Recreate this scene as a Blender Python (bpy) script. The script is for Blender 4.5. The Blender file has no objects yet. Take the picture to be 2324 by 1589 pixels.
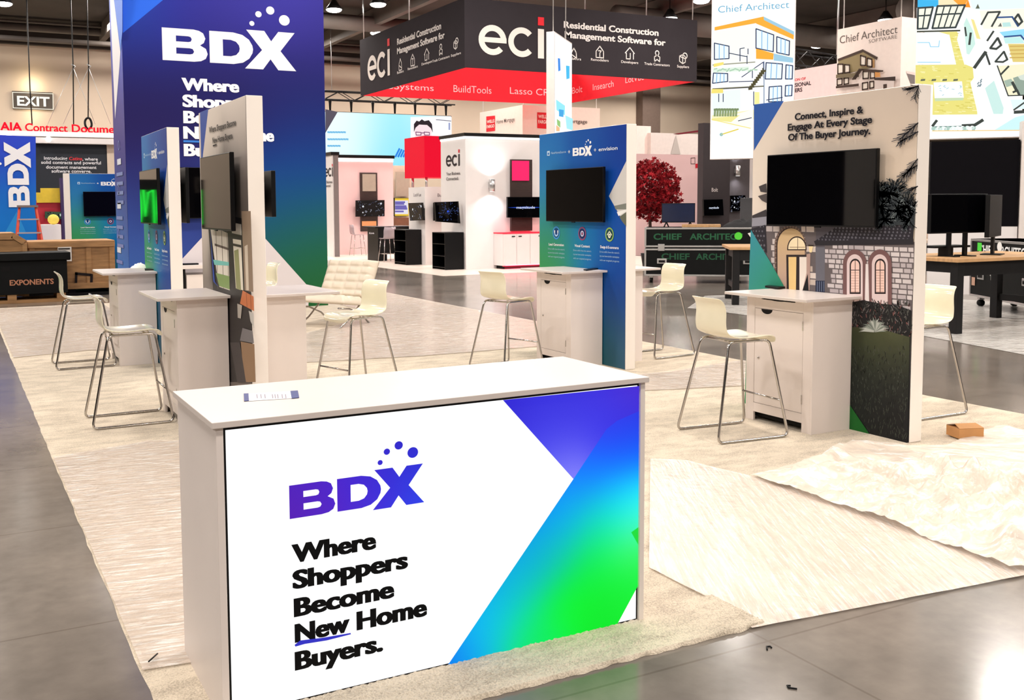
import bpy, bmesh, math, random
import numpy as np
from mathutils import Vector, Matrix, noise
from mathutils.geometry import tessellate_polygon

SC = bpy.context.scene
COL = SC.collection
R = random.Random(7)
PI = math.pi

# ------------------------------------------------------------------ camera
F_PX, PPX, PPY = 2244.0, 1015.4, 634.2
YAW, PIT, ROL, CAM_H = .465194, .0747652, -.0076021, 1.8
_fw = np.array([math.sin(YAW)*math.cos(PIT), math.cos(YAW)*math.cos(PIT), -math.sin(PIT)])
_r0 = np.array([math.cos(YAW), -math.sin(YAW), 0.0])
_u0 = np.cross(_r0, _fw)
_c, _s = math.cos(ROL), math.sin(ROL)
CM = np.array([_c*_r0 + _s*_u0, -_s*_r0 + _c*_u0, _fw])
CO = np.array([0, 0, CAM_H])
cam_d = bpy.data.cameras.new('camera')
cam = bpy.data.objects.new('camera', cam_d)
COL.objects.link(cam)
cam.matrix_world = Matrix(((CM[0][0], CM[1][0], -CM[2][0], 0), (CM[0][1], CM[1][1], -CM[2][1], 0),
                           (CM[0][2], CM[1][2], -CM[2][2], CAM_H), (0, 0, 0, 1)))
cam_d.sensor_width = 36
cam_d.lens = F_PX/2324*36
cam_d.shift_x = (1162-PPX)/2324
cam_d.shift_y = (PPY-794.5)/2324
cam_d.clip_end = 300
SC.camera = cam

# ------------------------------------------------------------------ world, hall lights, exposure
SC.view_settings.view_transform = 'Standard'
SC.view_settings.look = 'None'
SC.view_settings.gamma = 1
SC.view_settings.exposure = 0.0
SC.cycles.use_denoising = True
SC.cycles.use_adaptive_sampling = True
SC.cycles.adaptive_threshold = .02
SC.cycles.max_bounces = 6
SC.cycles.diffuse_bounces = 3
SC.cycles.glossy_bounces = 3
SC.cycles.transparent_max_bounces = 8
W = bpy.data.worlds.new('hall_ambience')
SC.world = W
W.use_nodes = True
W.node_tree.nodes['Background'].inputs[0].default_value = (1.0, .95, .90, 1)
W.node_tree.nodes['Background'].inputs[1].default_value = 0.5
# rows of high-bay lamps under the roof of the hall
for iy, y in enumerate((-8, -1, 6, 13, 20, 27, 34, 41)):
    for ix, x in enumerate((-9, -2, 5, 12, 19, 26, 33)):
        ld = bpy.data.lights.new('hall_lamp', 'AREA')
        ld.shape = 'DISK'
        ld.size = 1.3
        ld.energy = 350 if y < 24 else 450
        ld.color = (1.0, .93, .86)
        lo = bpy.data.objects.new('hall_lamp', ld)
        lo.location = (x + (1.2 if iy % 2 else 0), y, 9.0)
        COL.objects.link(lo)

# ------------------------------------------------------------------ colour and materials
def lin(c):
    return tuple(((v/255)/12.92 if v/255 <= .04045 else ((v/255+.055)/1.055)**2.4) for v in c[:3])

MATS = {}
def mat(name, c, rough=.5, metal=0, var=0, scale=8, bump=0, bscale=60, coat=0, spec=.5, emit=0, stretch=None):
    if name in MATS: return MATS[name]
    m = bpy.data.materials.new(name); m.use_nodes = True
    nt = m.node_tree; b = nt.nodes['Principled BSDF']
    l = lin(c)
    b.inputs['Base Color'].default_value = (*l, 1)
    b.inputs['Roughness'].default_value = rough
    b.inputs['Metallic'].default_value = metal
    b.inputs['Specular IOR Level'].default_value = spec
    b.inputs['Coat Weight'].default_value = coat
    if emit:
        b.inputs['Base Color'].default_value = (*[v*.08 for v in l], 1); b.inputs['Specular IOR Level'].default_value = .1
        b.inputs['Emission Color'].default_value = (*l, 1); b.inputs['Emission Strength'].default_value = emit
    if var or bump:
        tc = nt.nodes.new('ShaderNodeTexCoord'); mp = nt.nodes.new('ShaderNodeMapping')
        nt.links.new(tc.outputs['Object'], mp.inputs[0])
        if stretch: mp.inputs['Scale'].default_value = stretch
    if var:
        n = nt.nodes.new('ShaderNodeTexNoise'); n.inputs['Scale'].default_value = scale; n.inputs['Detail'].default_value = 5
        cr = nt.nodes.new('ShaderNodeValToRGB')
        cr.color_ramp.elements[0].position = .3; cr.color_ramp.elements[1].position = .7
        cr.color_ramp.elements[0].color = (*[v*(1-var) for v in l], 1)
        cr.color_ramp.elements[1].color = (*[min(1, v*(1+var*.6)) for v in l], 1)
        nt.links.new(mp.outputs[0], n.inputs[0]); nt.links.new(n.outputs[0], cr.inputs[0]); nt.links.new(cr.outputs[0], b.inputs['Base Color'])
    if bump:
        n2 = nt.nodes.new('ShaderNodeTexNoise'); n2.inputs['Scale'].default_value = bscale; n2.inputs['Detail'].default_value = 4
        bp = nt.nodes.new('ShaderNodeBump'); bp.inputs['Strength'].default_value = bump; bp.inputs['Distance'].default_value = .01
        nt.links.new(mp.outputs[0], n2.inputs[0]); nt.links.new(n2.outputs[0], bp.inputs['Height']); nt.links.new(bp.outputs[0], b.inputs['Normal'])
    MATS[name] = m
    return m

def attr_mat(name, rough=.45, emit=0, dim=1.0):
    m = bpy.data.materials.new(name); m.use_nodes = True
    nt = m.node_tree; b = nt.nodes['Principled BSDF']
    a = nt.nodes.new('ShaderNodeVertexColor'); a.layer_name = 'ink'
    b.inputs['Roughness'].default_value = rough
    b.inputs['Specular IOR Level'].default_value = .06 if emit else .2
    if emit:
        b.inputs['Base Color'].default_value = (.006, .006, .006, 1)
        nt.links.new(a.outputs[0], b.inputs['Emission Color']); b.inputs['Emission Strength'].default_value = emit
    else:
        nt.links.new(a.outputs[0], b.inputs['Base Color'])
    MATS[name] = m
    return m

PRINT = attr_mat('printed_panel')
BACKLIT = attr_mat('backlit_print', emit=1.08)
SCREEN = attr_mat('lit_screen', emit=.9, rough=.15)
white = mat('white_laminate', (232, 221, 215), .36, var=.03, scale=2.5)
topwhite = mat('laminate_darkened_tops', (216, 205, 199), .34, var=.03, scale=2)  # darker laminate copy for tops, offsetting strong overhead light in the colour
offwhite = mat('white_matte_panel', (238, 228, 222), .6, var=.03, scale=3)
postwhite = mat('white_frame', (249, 241, 233), .5, var=.02, scale=2)
shellm = mat('cream_plastic', (236, 230, 205), .14, var=.03, scale=6, coat=.4)
chrome = mat('chrome', (190, 186, 182), .16, metal=1, var=.05, scale=20)
black = mat('black_plastic', (8, 8, 10), .4, var=.1, scale=12, spec=.25)
blackgl = mat('black_glass', (4, 4, 6), .035, var=.05, scale=3, spec=.22)
dark = mat('dark_recess', (18, 16, 16), .7, var=.1, spec=.2)
casebl = mat('black_case_board', (17, 18, 18), .6, var=.15, scale=5, bump=.1, bscale=120, spec=.15)
alu = mat('aluminium_edge', (205, 205, 205), .3, metal=.85, var=.05)
wood = mat('crate_plywood', (176, 132, 84), .7, var=.28, scale=3, bump=.2, bscale=30, stretch=(1, 1, 6))
woodt = mat('bench_wood', (205, 160, 112), .45, var=.2, scale=4, stretch=(1, 6, 1))
walnut = mat('walnut_veneer', (56, 36, 32), .6, var=.35, scale=5, stretch=(1, 1, 9))
steel = mat('black_steel', (26, 25, 26), .5, var=.1, spec=.25)
leather = mat('ivory_leather', (222, 208, 188), .4, var=.05, scale=10, bump=.08, bscale=90)
redm = mat('red_fabric', (240, 18, 40), .8, var=.06, scale=4)
sign_dk = mat('charcoal_fabric', (60, 55, 59), .9, var=.06, scale=2, spec=.1)
spill_pink = mat('red_spill_tint_wall', (240, 205, 205), .7, var=.03, scale=1)  # pink spill of the red light boxes, painted as wall colour
wallm = mat('hall_wall_paint', (206, 188, 168), .85, var=.06, scale=.4)
ceilm = mat('ceiling_dark', (66, 60, 56), .9, var=.25, scale=.5)
beamm = mat('ceiling_steel', (104, 96, 90), .7, var=.2, scale=1)
cardboard = mat('cardboard', (196, 142, 88), .75, var=.12, scale=9)

# ------------------------------------------------------------------ photograph pixel -> point on a real plane
def ray(x, y):
    return CM.T @ np.array([(x-PPX)/F_PX, -(y-PPY)/F_PX, 1.0])
def at(x, y, ax='z', val=0.0):
    d = ray(x, y); i = 'xyz'.index(ax)
    return Vector(CO + d*((val-CO[i])/d[i]))

# ------------------------------------------------------------------ mesh helpers
class MB:
    def __init__(s): s.v = []; s.f = []; s.mi = []; s.ms = []; s.sm = []
    def _m(s, m):
        if m not in s.ms: s.ms.append(m)
        return s.ms.index(m)
    def add(s, vs, fs, m, smooth=False):
        k = len(s.v); i = s._m(m)
        s.v += [Vector(p) for p in vs]
        for f in fs:
            s.f.append([k+j for j in f]); s.mi.append(i); s.sm.append(smooth)
        return s
    def box(s, a, b, m):
        (x0, y0, z0), (x1, y1, z1) = a, b
        x0, x1 = min(x0, x1), max(x0, x1); y0, y1 = min(y0, y1), max(y0, y1); z0, z1 = min(z0, z1), max(z0, z1)
        return s.add([(x0,y0,z0),(x1,y0,z0),(x1,y1,z0),(x0,y1,z0),(x0,y0,z1),(x1,y0,z1),(x1,y1,z1),(x0,y1,z1)],
                     [(0,3,2,1),(4,5,6,7),(0,1,5,4),(1,2,6,5),(2,3,7,6),(3,0,4,7)], m)
    def obox(s, c, sz, M, m):
        c = Vector(c); hx, hy, hz = [q/2 for q in sz]
        P = [c + M @ Vector(p) for p in ((-hx,-hy,-hz),(hx,-hy,-hz),(hx,hy,-hz),(-hx,hy,-hz),(-hx,-hy,hz),(hx,-hy,hz),(hx,hy,hz),(-hx,hy,hz))]
        return s.add(P, [(0,3,2,1),(4,5,6,7),(0,1,5,4),(1,2,6,5),(2,3,7,6),(3,0,4,7)], m)
    def bar(s, p, q, w, h, m):
        p, q = Vector(p), Vector(q); d = q-p
        M = d.to_track_quat('X', 'Z').to_matrix()
        return s.obox((p+q)/2, (d.length, w, h), M, m)
    def tube(s, pts, r, m, n=8, closed=False, r1=None):
        pts = [Vector(p) for p in pts]; N = len(pts); k = len(s.v)
        ref = None; vs = []
        for i, p in enumerate(pts):
            if closed: t = pts[(i+1) % N]-pts[i-1]
            else: t = pts[min(i+1, N-1)]-pts[max(i-1, 0)]
            t.normalize()
            if ref is None:
                ref = t.orthogonal().normalized()
            ref = (ref - t*ref.dot(t)).normalized()
            b = t.cross(ref)
            rr = r if r1 is None else r+(r1-r)*i/(N-1)
            for j in range(n):
                a = 2*PI*j/n
                vs.append(p+ref*math.cos(a)*rr+b*math.sin(a)*rr)
        fs = []
        for i in range(N if closed else N-1):
            o = 0
            if closed and i == N-1:
                # match seam
                best = min(range(n), key=lambda q: (vs[i*n]-vs[q]).length if False else (vs[q]-vs[(N-1)*n]).length)
                o = best
            for j in range(n):
                a = i*n+j; b2 = i*n+(j+1) % n
                c2 = ((i+1) % N)*n+(j+1+o) % n; d2 = ((i+1) % N)*n+(j+o) % n
                fs.append((a, b2, c2, d2))
        if not closed:
            fs.append(tuple(range(n))[::-1]); fs.append(tuple((N-1)*n+j for j in range(n)))
        return s.add(vs, fs, m, True)
    def cyl(s, p, q, r, m, n=16, r1=None):
        return s.tube([p, q], r, m, n, r1=r if r1 is None else r1)
    def prism(s, pts, d, m):
        pts = [Vector(p) for p in pts]; d = Vector(d); n = len(pts)
        tr = tessellate_polygon([pts])
        fs = [tuple(t) for t in tr] + [tuple(n+i for i in t[::-1]) for t in tr]
        fs += [(i, (i+1) % n, n+(i+1) % n, n+i) for i in range(n)]
        return s.add(pts+[p+d for p in pts], fs, m)
    def sphere(s, c, r, m, nu=12, nv=8, sq=(1, 1, 1)):
        vs = [Vector(c)+Vector((0, 0, r*sq[2]))]; c = Vector(c)
        for i in range(1, nv):
            for j in range(nu):
                a, b = PI*i/nv, 2*PI*j/nu
                vs.append(c+Vector((r*sq[0]*math.sin(a)*math.cos(b), r*sq[1]*math.sin(a)*math.sin(b), r*sq[2]*math.cos(a))))
        vs.append(c-Vector((0, 0, r*sq[2])))
        fs = [(0, 1+j, 1+(j+1) % nu) for j in range(nu)]
        for i in range(nv-2):
            for j in range(nu):
                a = 1+i*nu+j; b = 1+i*nu+(j+1) % nu
                fs.append((a, a+nu, b+nu, b))
        k = 1+(nv-2)*nu
        fs += [(k+j, len(vs)-1, k+(j+1) % nu) for j in range(nu)]
        return s.add(vs, fs, m, True)
    def build(s, name, parent=None, off=(0, 0, 0), bevel=0, kind=None):
        off = Vector(off)
        me = bpy.data.meshes.new(name)
        me.from_pydata([tuple(p-off) for p in s.v], [], s.f)
        for m in s.ms: me.materials.append(m)
        me.polygons.foreach_set('material_index', s.mi)
        me.polygons.foreach_set('use_smooth', s.sm)
        bm = bmesh.new(); bm.from_mesh(me); bmesh.ops.recalc_face_normals(bm, faces=bm.faces[:]); bm.to_mesh(me); bm.free()
        o = bpy.data.objects.new(name, me); COL.objects.link(o)
        if parent is not None: o.parent = parent
        else: o.location = off
        if bevel:
            b = o.modifiers.new('edge', 'BEVEL'); b.width = bevel; b.segments = 2; b.limit_method = 'ANGLE'
        if kind: o['kind'] = kind
        return o

def tag(o, label, cat, group=None, kind=None):
    o['label'] = label; o['category'] = cat
    if group: o['group'] = group
    if kind: o['kind'] = kind
    return o
def thing(name, label, cat, loc=(0, 0, 0), rz=0, group=None):
    o = bpy.data.objects.new(name, None); COL.objects.link(o)
    o.empty_display_size = .2
    o.location = loc; o.rotation_euler = (0, 0, rz)
    return tag(o, label, cat, group)
def struct(o):
    o['kind'] = 'structure'; return o
def dup(root, loc, rz, label, group=None):
    r = root.copy(); COL.objects.link(r); r.location = loc; r.rotation_euler = (0, 0, rz); r['label'] = label
    if group: r['group'] = group
    for ch in list(root.children):
        c = ch.copy(); COL.objects.link(c); c.parent = r
        for g in ch.children:
            d = g.copy(); COL.objects.link(d); d.parent = c
    return r

# ------------------------------------------------------------------ text and print
_TX = {}
def text_mesh(s, bold):
    key = (s, bold)
    if key in _TX: return _TX[key]
    cu = bpy.data.curves.new('t', 'FONT'); cu.body = s; cu.size = 1; cu.resolution_u = 4; cu.offset = bold; cu.fill_mode = 'FRONT'
    o = bpy.data.objects.new('t', cu); COL.objects.link(o)
    dg = bpy.context.evaluated_depsgraph_get(); dg.update()
    me = bpy.data.meshes.new_from_object(o.evaluated_get(dg))
    vs = [(v.co.x, v.co.y) for v in me.vertices]; fs = [tuple(p.vertices) for p in me.polygons]
    bpy.data.objects.remove(o); bpy.data.curves.remove(cu); bpy.data.meshes.remove(me)
    x0 = min(v[0] for v in vs); x1 = max(v[0] for v in vs)
    _TX[key] = (vs, fs, x0, x1)
    return _TX[key]
CAPH = .73

class Art:
    """flat print on a plane: o = a point of it, U to the reader's right, V up, n = U x V towards the reader"""
    def __init__(s, o, U, V=(0, 0, 1), step=.0012):
        s.o = Vector(o); s.U = Vector(U).normalized(); s.V = Vector(V).normalized(); s.n = s.U.cross(s.V)
        s.v = []; s.f = []; s.c = []; s.lay = 1; s.step = step
    def uv(s, x, y):
        d = Vector(ray(x, y)); t = (s.o-Vector(CO)).dot(s.n)/d.dot(s.n)
        p = Vector(CO)+d*t-s.o
        return (p.dot(s.U), p.dot(s.V))
    def P(s, pts): return [s.uv(*p) for p in pts]
    def up(s, k=1): s.lay += k; return s
    def _put(s, uvs, fs, cols):
        k = len(s.v); h = s.lay*s.step
        s.v += [s.o+s.U*u+s.V*v+s.n*h for u, v in uvs]; s.c += cols
        s.f += [[k+i for i in f] for f in fs]
    def poly(s, pts, c, sub=0, up=True):
        """c: sRGB colour or a function of (u, v)"""
        V3 = [Vector((p[0], p[1], 0)) for p in pts]
        tr = [tuple(t) for t in tessellate_polygon([V3])]
        vs = [tuple(p[:2]) for p in pts]
        for _ in range(sub):
            mid = {}; nt = []
            def md(a, b):
                k = (min(a, b), max(a, b))
                if k not in mid:
                    mid[k] = len(vs); vs.append(((vs[a][0]+vs[b][0])/2, (vs[a][1]+vs[b][1])/2))
                return mid[k]
            for a, b, d in tr:
                e, g, h = md(a, b), md(b, d), md(d, a)
                nt += [(a, e, h), (e, b, g), (h, g, d), (e, g, h)]
            tr = nt
        cols = [lin(c(*p)) if callable(c) else lin(c) for p in vs]
        out = []
        for t in tr:
            a, b, d = [vs[i] for i in t]
            out.append(t if (b[0]-a[0])*(d[1]-a[1])-(b[1]-a[1])*(d[0]-a[0]) > 0 else t[::-1])
        s._put(vs, out, cols)
        if up: s.lay += 1
        return s
    def holed(s, loops, c):
        L = [[Vector((p[0], p[1], 0)) for p in l] for l in loops]
        flat = [tuple(p[:2]) for l in loops for p in l]
        out = []
        for t in tessellate_polygon(L):
            a, b, d = [flat[i] for i in t]
            out.append(t if (b[0]-a[0])*(d[1]-a[1])-(b[1]-a[1])*(d[0]-a[0]) > 0 else t[::-1])
        s._put(flat, out, [lin(c(*p)) if callable(c) else lin(c) for p in flat]); return s
    def pp(s, pts, c, sub=0, up=True): return s.poly(s.P(pts), c, sub, up)
    def rect(s, u0, v0, u1, v1, c, sub=0, up=True): return s.poly([(u0, v0), (u1, v0), (u1, v1), (u0, v1)], c, sub, up)
    def disc(s, u, v, r, c, n=20, up=False, sx=1):
        return s.poly([(u+r*sx*math.cos(2*PI*i/n), v+r*math.sin(2*PI*i/n)) for i in range(n)], c, 0, up)
    def stroke(s, pts, w, c, closed=False, up=False):
        N = len(pts)
        for i in range(N if closed else N-1):
            a, b = Vector(pts[i]), Vector(pts[(i+1) % N]); d = b-a
            if d.length < 1e-6: continue
            q = Vector((-d.y, d.x)).normalized()*w/2; e = d.normalized()*w*.25
            s._put([tuple(a-q-e), tuple(b-q+e), tuple(b+q+e), tuple(a+q-e)], [(0, 1, 2, 3)], [lin(c)]*4)
        if up: s.lay += 1
        return s
    def sp(s, pts, w, c, closed=False): return s.stroke(s.P(pts), w, c, closed)
    def ring(s, u, v, r0, r1, a0, a1, c, n=28, sx=1):
        vs = []; fs = []
        for i in range(n+1):
            a = math.radians(a0+(a1-a0)*i/n)
            vs += [(u+r0*sx*math.cos(a), v+r0*math.sin(a)), (u+r1*sx*math.cos(a), v+r1*math.sin(a))]
        for i in range(n): fs.append((2*i, 2*i+1, 2*i+3, 2*i+2))
        s._put(vs, fs, [lin(c)]*len(vs)); return s
    def text(s, t, u0, v0, capv, c, bold=.0, w=None, align='l', slant=0):
        xb = max(0, bold-.026); vs, fs, x0, x1 = text_mesh(t, min(bold, .026))
        x0 -= xb; x1 += xb
        ky = capv/CAPH; kx = ky if w is None else w/(x1-x0)
        width = (x1-x0)*kx
        du = u0-(width/2 if align == 'c' else width if align == 'r' else 0)
        # heavier weights: the same outline set a few times side by side
        for q in ((0,) if not xb else (-xb, -xb*.5, 0, xb*.5, xb)):
            s._put([(du+(x-x0+q)*kx+slant*y*ky, v0+y*ky) for x, y in vs], fs, [lin(c(du+(x-x0)*kx, v0+y*ky)) if callable(c) else lin(c) for x, y in vs])
            s.lay += .2
        return s
    def tp(s, t, p0, p1, cap_px, c, bold=0, slant=0):
        """text whose base line runs from pixel p0 to pixel p1, cap height in pixels"""
        a, b = s.uv(*p0), s.uv(*p1); h = s.uv(p0[0], p0[1]-cap_px)[1]-a[1]
        return s.text(t, min(a[0], b[0]), (a[1]+b[1])/2, h, c, bold, abs(b[0]-a[0]), slant=slant)
    def build(s, name, parent=None, material=None, off=(0, 0, 0)):
        me = bpy.data.meshes.new(name); off = Vector(off)
        me.from_pydata([tuple(p-off) for p in s.v], [], s.f)
        a = me.color_attributes.new('ink', 'FLOAT_COLOR', 'POINT')
        a.data.foreach_set('color', [q for c in s.c for q in (*c, 1.0)])
        me.materials.append(material or PRINT)
        o = bpy.data.objects.new(name, me); COL.objects.link(o)
        if parent is not None: o.parent = parent
        else: o.location = off
        return o

def idw(anchors, p=2.2):
    """smooth colour field through anchor points (u, v)"""
    xs = [a[0] for a in anchors]; n = len(xs)
    nn = sorted(min(math.hypot(xs[i][0]-xs[j][0], xs[i][1]-xs[j][1]) for j in range(n) if j != i) for i in range(n)) if n > 1 else [1]
    sg = max(nn[n//2], 1e-3)*.95
    def f(u, v):
        w = r = g = b = 0
        for (x, y), c in anchors:
            d2 = (u-x)**2+(v-y)**2
            k = math.exp(-d2/(2*sg*sg))+2e-4/(1+d2/(sg*sg))**2
            w += k; r += k*c[0]; g += k*c[1]; b += k*c[2]
        return (r/w, g/w, b/w)
    return f

def bdx(A, u, v, H, c, sx=1.0):
    q = lambda pts: [(u+x*H*sx, v+y*H) for x, y in pts]
    A.holed([q([(0,0),(.92,0),(1.12,.03),(1.26,.11),(1.32,.26),(1.27,.42),(1.1,.52),(1.21,.6),(1.26,.74),(1.2,.9),(1.08,.97),(.92,1),(0,1)]),
             q([(.4,.6),(.4,.78),(.76,.78),(.83,.76),(.86,.69),(.83,.62),(.76,.6)]),
             q([(.4,.22),(.4,.41),(.8,.41),(.88,.39),(.92,.31),(.88,.24),(.8,.22)])], c)
    A.holed([q([(1.38,0),(2.1,0),(2.38,.06),(2.58,.2),(2.68,.38),(2.7,.5),(2.68,.62),(2.58,.8),(2.38,.94),(2.1,1),(1.38,1)]),
             q([(1.78,.24),(1.78,.76),(2.02,.76),(2.18,.71),(2.27,.6),(2.29,.5),(2.27,.4),(2.18,.29),(2.02,.24)])], c)
    A.up()
    A.poly(q([(2.5,1.12),(3.06,1.12),(3.27,.8),(3.5,1.12),(4.02,1.12),(3.56,.5),(4.05,-.12),(3.48,-.12),(3.24,.22),(3.0,-.12),(2.44,-.12),(2.98,.5)]), c)
    for x, y, r in ((2.68,1.33,.078),(2.89,1.64,.098),(3.26,1.79,.13),(3.7,1.51,.17)):
        A.disc(u+x*H*sx, v+y*H, r*H, c, sx=sx)
    A.up()

def eci(A, u, v, x, c, red=(240, 30, 45), sx=1.0):
    """lower-case e c i with x-height x"""
    r = x/2; t = x*.2
    for k in (0, 1):
        cx = u+(r+k*x*1.06)*sx
        A.ring(cx, v+r, r-t, r, 0 if k == 0 else 42, 318, c, sx=sx)
        if k == 0: A.up(); A.rect(cx-(r-t*.6)*sx, v+r-t*.42, cx+r*sx*.995, v+r+t*.42, c, up=False)
    ix = u+x*2.16*sx
    A.rect(ix, v, ix+t*1.15*sx, v+x, c, up=False)
    A.rect(ix, v+x*1.12, ix+t*1.15*sx, v+x*1.4, red, up=False)
    A.up()

# ================================================================== the hall
def concrete():
    m = bpy.data.materials.new('polished_concrete'); m.use_nodes = True
    nt = m.node_tree; b = nt.nodes['Principled BSDF']; L = nt.links.new
    tc = nt.nodes.new('ShaderNodeTexCoord')
    n1 = nt.nodes.new('ShaderNodeTexNoise'); n1.inputs['Scale'].default_value = .55; n1.inputs['Detail'].default_value = 8; n1.inputs['Roughness'].default_value = .65
    cr = nt.nodes.new('ShaderNodeValToRGB')
    cr.color_ramp.elements[0].position = .3; cr.color_ramp.elements[0].color = (*lin((100, 93, 87)), 1)
    cr.color_ramp.elements[1].position = .72; cr.color_ramp.elements[1].color = (*lin((136, 126, 116)), 1)
    n2 = nt.nodes.new('ShaderNodeTexNoise'); n2.inputs['Scale'].default_value = 9; n2.inputs['Detail'].default_value = 6
    mx = nt.nodes.new('ShaderNodeMix'); mx.data_type = 'RGBA'; mx.blend_type = 'OVERLAY'; mx.inputs[0].default_value = .25
    # fine saw-cut and tape seams of the slab
    br = nt.nodes.new('ShaderNodeTexBrick'); br.inputs['Scale'].default_value = .17; br.inputs['Mortar Size'].default_value = .0012; br.inputs['Mortar Smooth'].default_value = .3
    br.offset = 0; br.inputs['Color1'].default_value = (1, 1, 1, 1); br.inputs['Color2'].default_value = (1, 1, 1, 1); br.inputs['Mortar'].default_value = (.78, .76, .74, 1)
    m2 = nt.nodes.new('ShaderNodeMix'); m2.data_type = 'RGBA'; m2.blend_type = 'MULTIPLY'; m2.inputs[0].default_value = 1
    L(tc.outputs['Object'], n1.inputs[0]); L(tc.outputs['Object'], n2.inputs[0]); L(tc.outputs['Object'], br.inputs[0])
    L(n1.outputs[0], cr.inputs[0]); L(cr.outputs[0], mx.inputs[6]); L(n2.outputs[0], mx.inputs[7])
    L(mx.outputs[2], m2.inputs[6]); L(br.outputs[0], m2.inputs[7]); L(m2.outputs[2], b.inputs['Base Color'])
    rr = nt.nodes.new('ShaderNodeMapRange'); rr.inputs[3].default_value = .09; rr.inputs[4].default_value = .24
    L(n1.outputs[0], rr.inputs[0]); L(rr.outputs[0], b.inputs['Roughness'])
    bp = nt.nodes.new('ShaderNodeBump'); bp.inputs['Strength'].default_value = .04; L(n2.outputs[0], bp.inputs['Height']); L(bp.outputs[0], b.inputs['Normal'])
    return m
struct(MB().box((-30, -20, -.1), (90, 45, 0), concrete()).build('floor'))
struct(MB().box((-30, 45, 0), (90, 45.3, 8.55), wallm).build('wall_back'))
struct(MB().box((-30, 44.7, 8.55), (90, 45.3, 9.4), ceilm).build('trim_1'))
struct(MB().box((-30, -20, 9.4), (90, 45.3, 9.5), ceilm).build('ceiling'))
struct(MB().box((70, -20, 0), (70.3, 45, 9.4), wallm).build('wall_right'))
hallgrey = mat('far_hall_paint', (92, 84, 80), .9, var=.6, scale=.3)
struct(MB().box((-30.3, -20, 0), (-30, 45, 9.4), hallgrey).build('wall_left'))
struct(MB().box((-30, -20.3, 0), (70, -20, 9.4), hallgrey).build('wall_front'))

def carpet_mat():
    m = bpy.data.materials.new('plush_carpet'); m.use_nodes = True
    nt = m.node_tree; b = nt.nodes['Principled BSDF']; L = nt.links.new
    b.inputs['Roughness'].default_value = .95; b.inputs['Specular IOR Level'].default_value = .1
    b.inputs['Sheen Weight'].default_value = .2
    tc = nt.nodes.new('ShaderNodeTexCoord')
    n0 = nt.nodes.new('ShaderNodeTexNoise'); n0.inputs['Scale'].default_value = 3.2; n0.inputs['Detail'].default_value = 7; n0.inputs['Roughness'].default_value = .7
    n1 = nt.nodes.new('ShaderNodeTexNoise'); n1.inputs['Scale'].default_value = 130; n1.inputs['Detail'].default_value = 3
    mp = nt.nodes.new('ShaderNodeMapping'); mp.inputs['Scale'].default_value = (1, 2.2, 1)
    ad = nt.nodes.new('ShaderNodeMix'); ad.data_type = 'FLOAT'; ad.inputs[0].default_value = .45
    cr = nt.nodes.new('ShaderNodeValToRGB')
    cr.color_ramp.elements[0].position = .33; cr.color_ramp.elements[0].color = (*lin((158, 144, 126)), 1)
    cr.color_ramp.elements[1].position = .55; cr.color_ramp.elements[1].color = (*lin((224, 209, 187)), 1)
    L(tc.outputs['Object'], mp.inputs[0]); L(mp.outputs[0], n0.inputs[0]); L(tc.outputs['Object'], n1.inputs[0])
    L(n0.outputs[0], ad.inputs[2]); L(n1.outputs[0], ad.inputs[3]); L(ad.outputs[0], cr.inputs[0]); L(cr.outputs[0], b.inputs['Base Color'])
    bp = nt.nodes.new('ShaderNodeBump'); bp.inputs['Strength'].default_value = .8; bp.inputs['Distance'].default_value = .012
    L(n1.outputs[0], bp.inputs['Height']); L(bp.outputs[0], b.inputs['Normal'])
    return m
CARPET = carpet_mat()

def grid_sheet(x0, y0, x1, y1, nx, ny, zf, m, edge=0):
    b = MB(); vs = []; fs = []
    for j in range(ny+1):
        for i in range(nx+1):
            x = x0+(x1-x0)*i/nx; y = y0+(y1-y0)*j/ny
            if edge:
                e = edge*noise.noise(Vector((x*14, y*14, 3)))
                if i in (0, nx): x += e
                if j in (0, ny): y += e
            z = zf(x, y)
            if i in (0, nx) or j in (0, ny): z = .001
            vs.append((x, y, z))
    for j in range(ny):
        for i in range(nx):
            a = j*(nx+1)+i; fs.append((a, a+1, a+nx+2, a+nx+1))
    return b.add(vs, fs, m, True)
def pile(x, y):
    return .014+.006*noise.noise(Vector((x*70, y*70, 0)))+.004*noise.noise(Vector((x*160, y*160, 5)))
c = grid_sheet(.592, 3.09, 8.06, 19.6, 60, 110, lambda x, y: .002, CARPET, .01).build('booth_carpet')
tag(c, 'large cream plush carpet laid under the white kiosks and stools', 'carpet')
c = grid_sheet(.60, 3.06, 3.05, 3.40, 300, 46, lambda x, y: pile(x, y)+.004, CARPET, .014).build('carpet_edge_strip')
tag(c, 'thick shaggy front edge strip of cream carpet running below the backlit counter', 'carpet')

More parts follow.
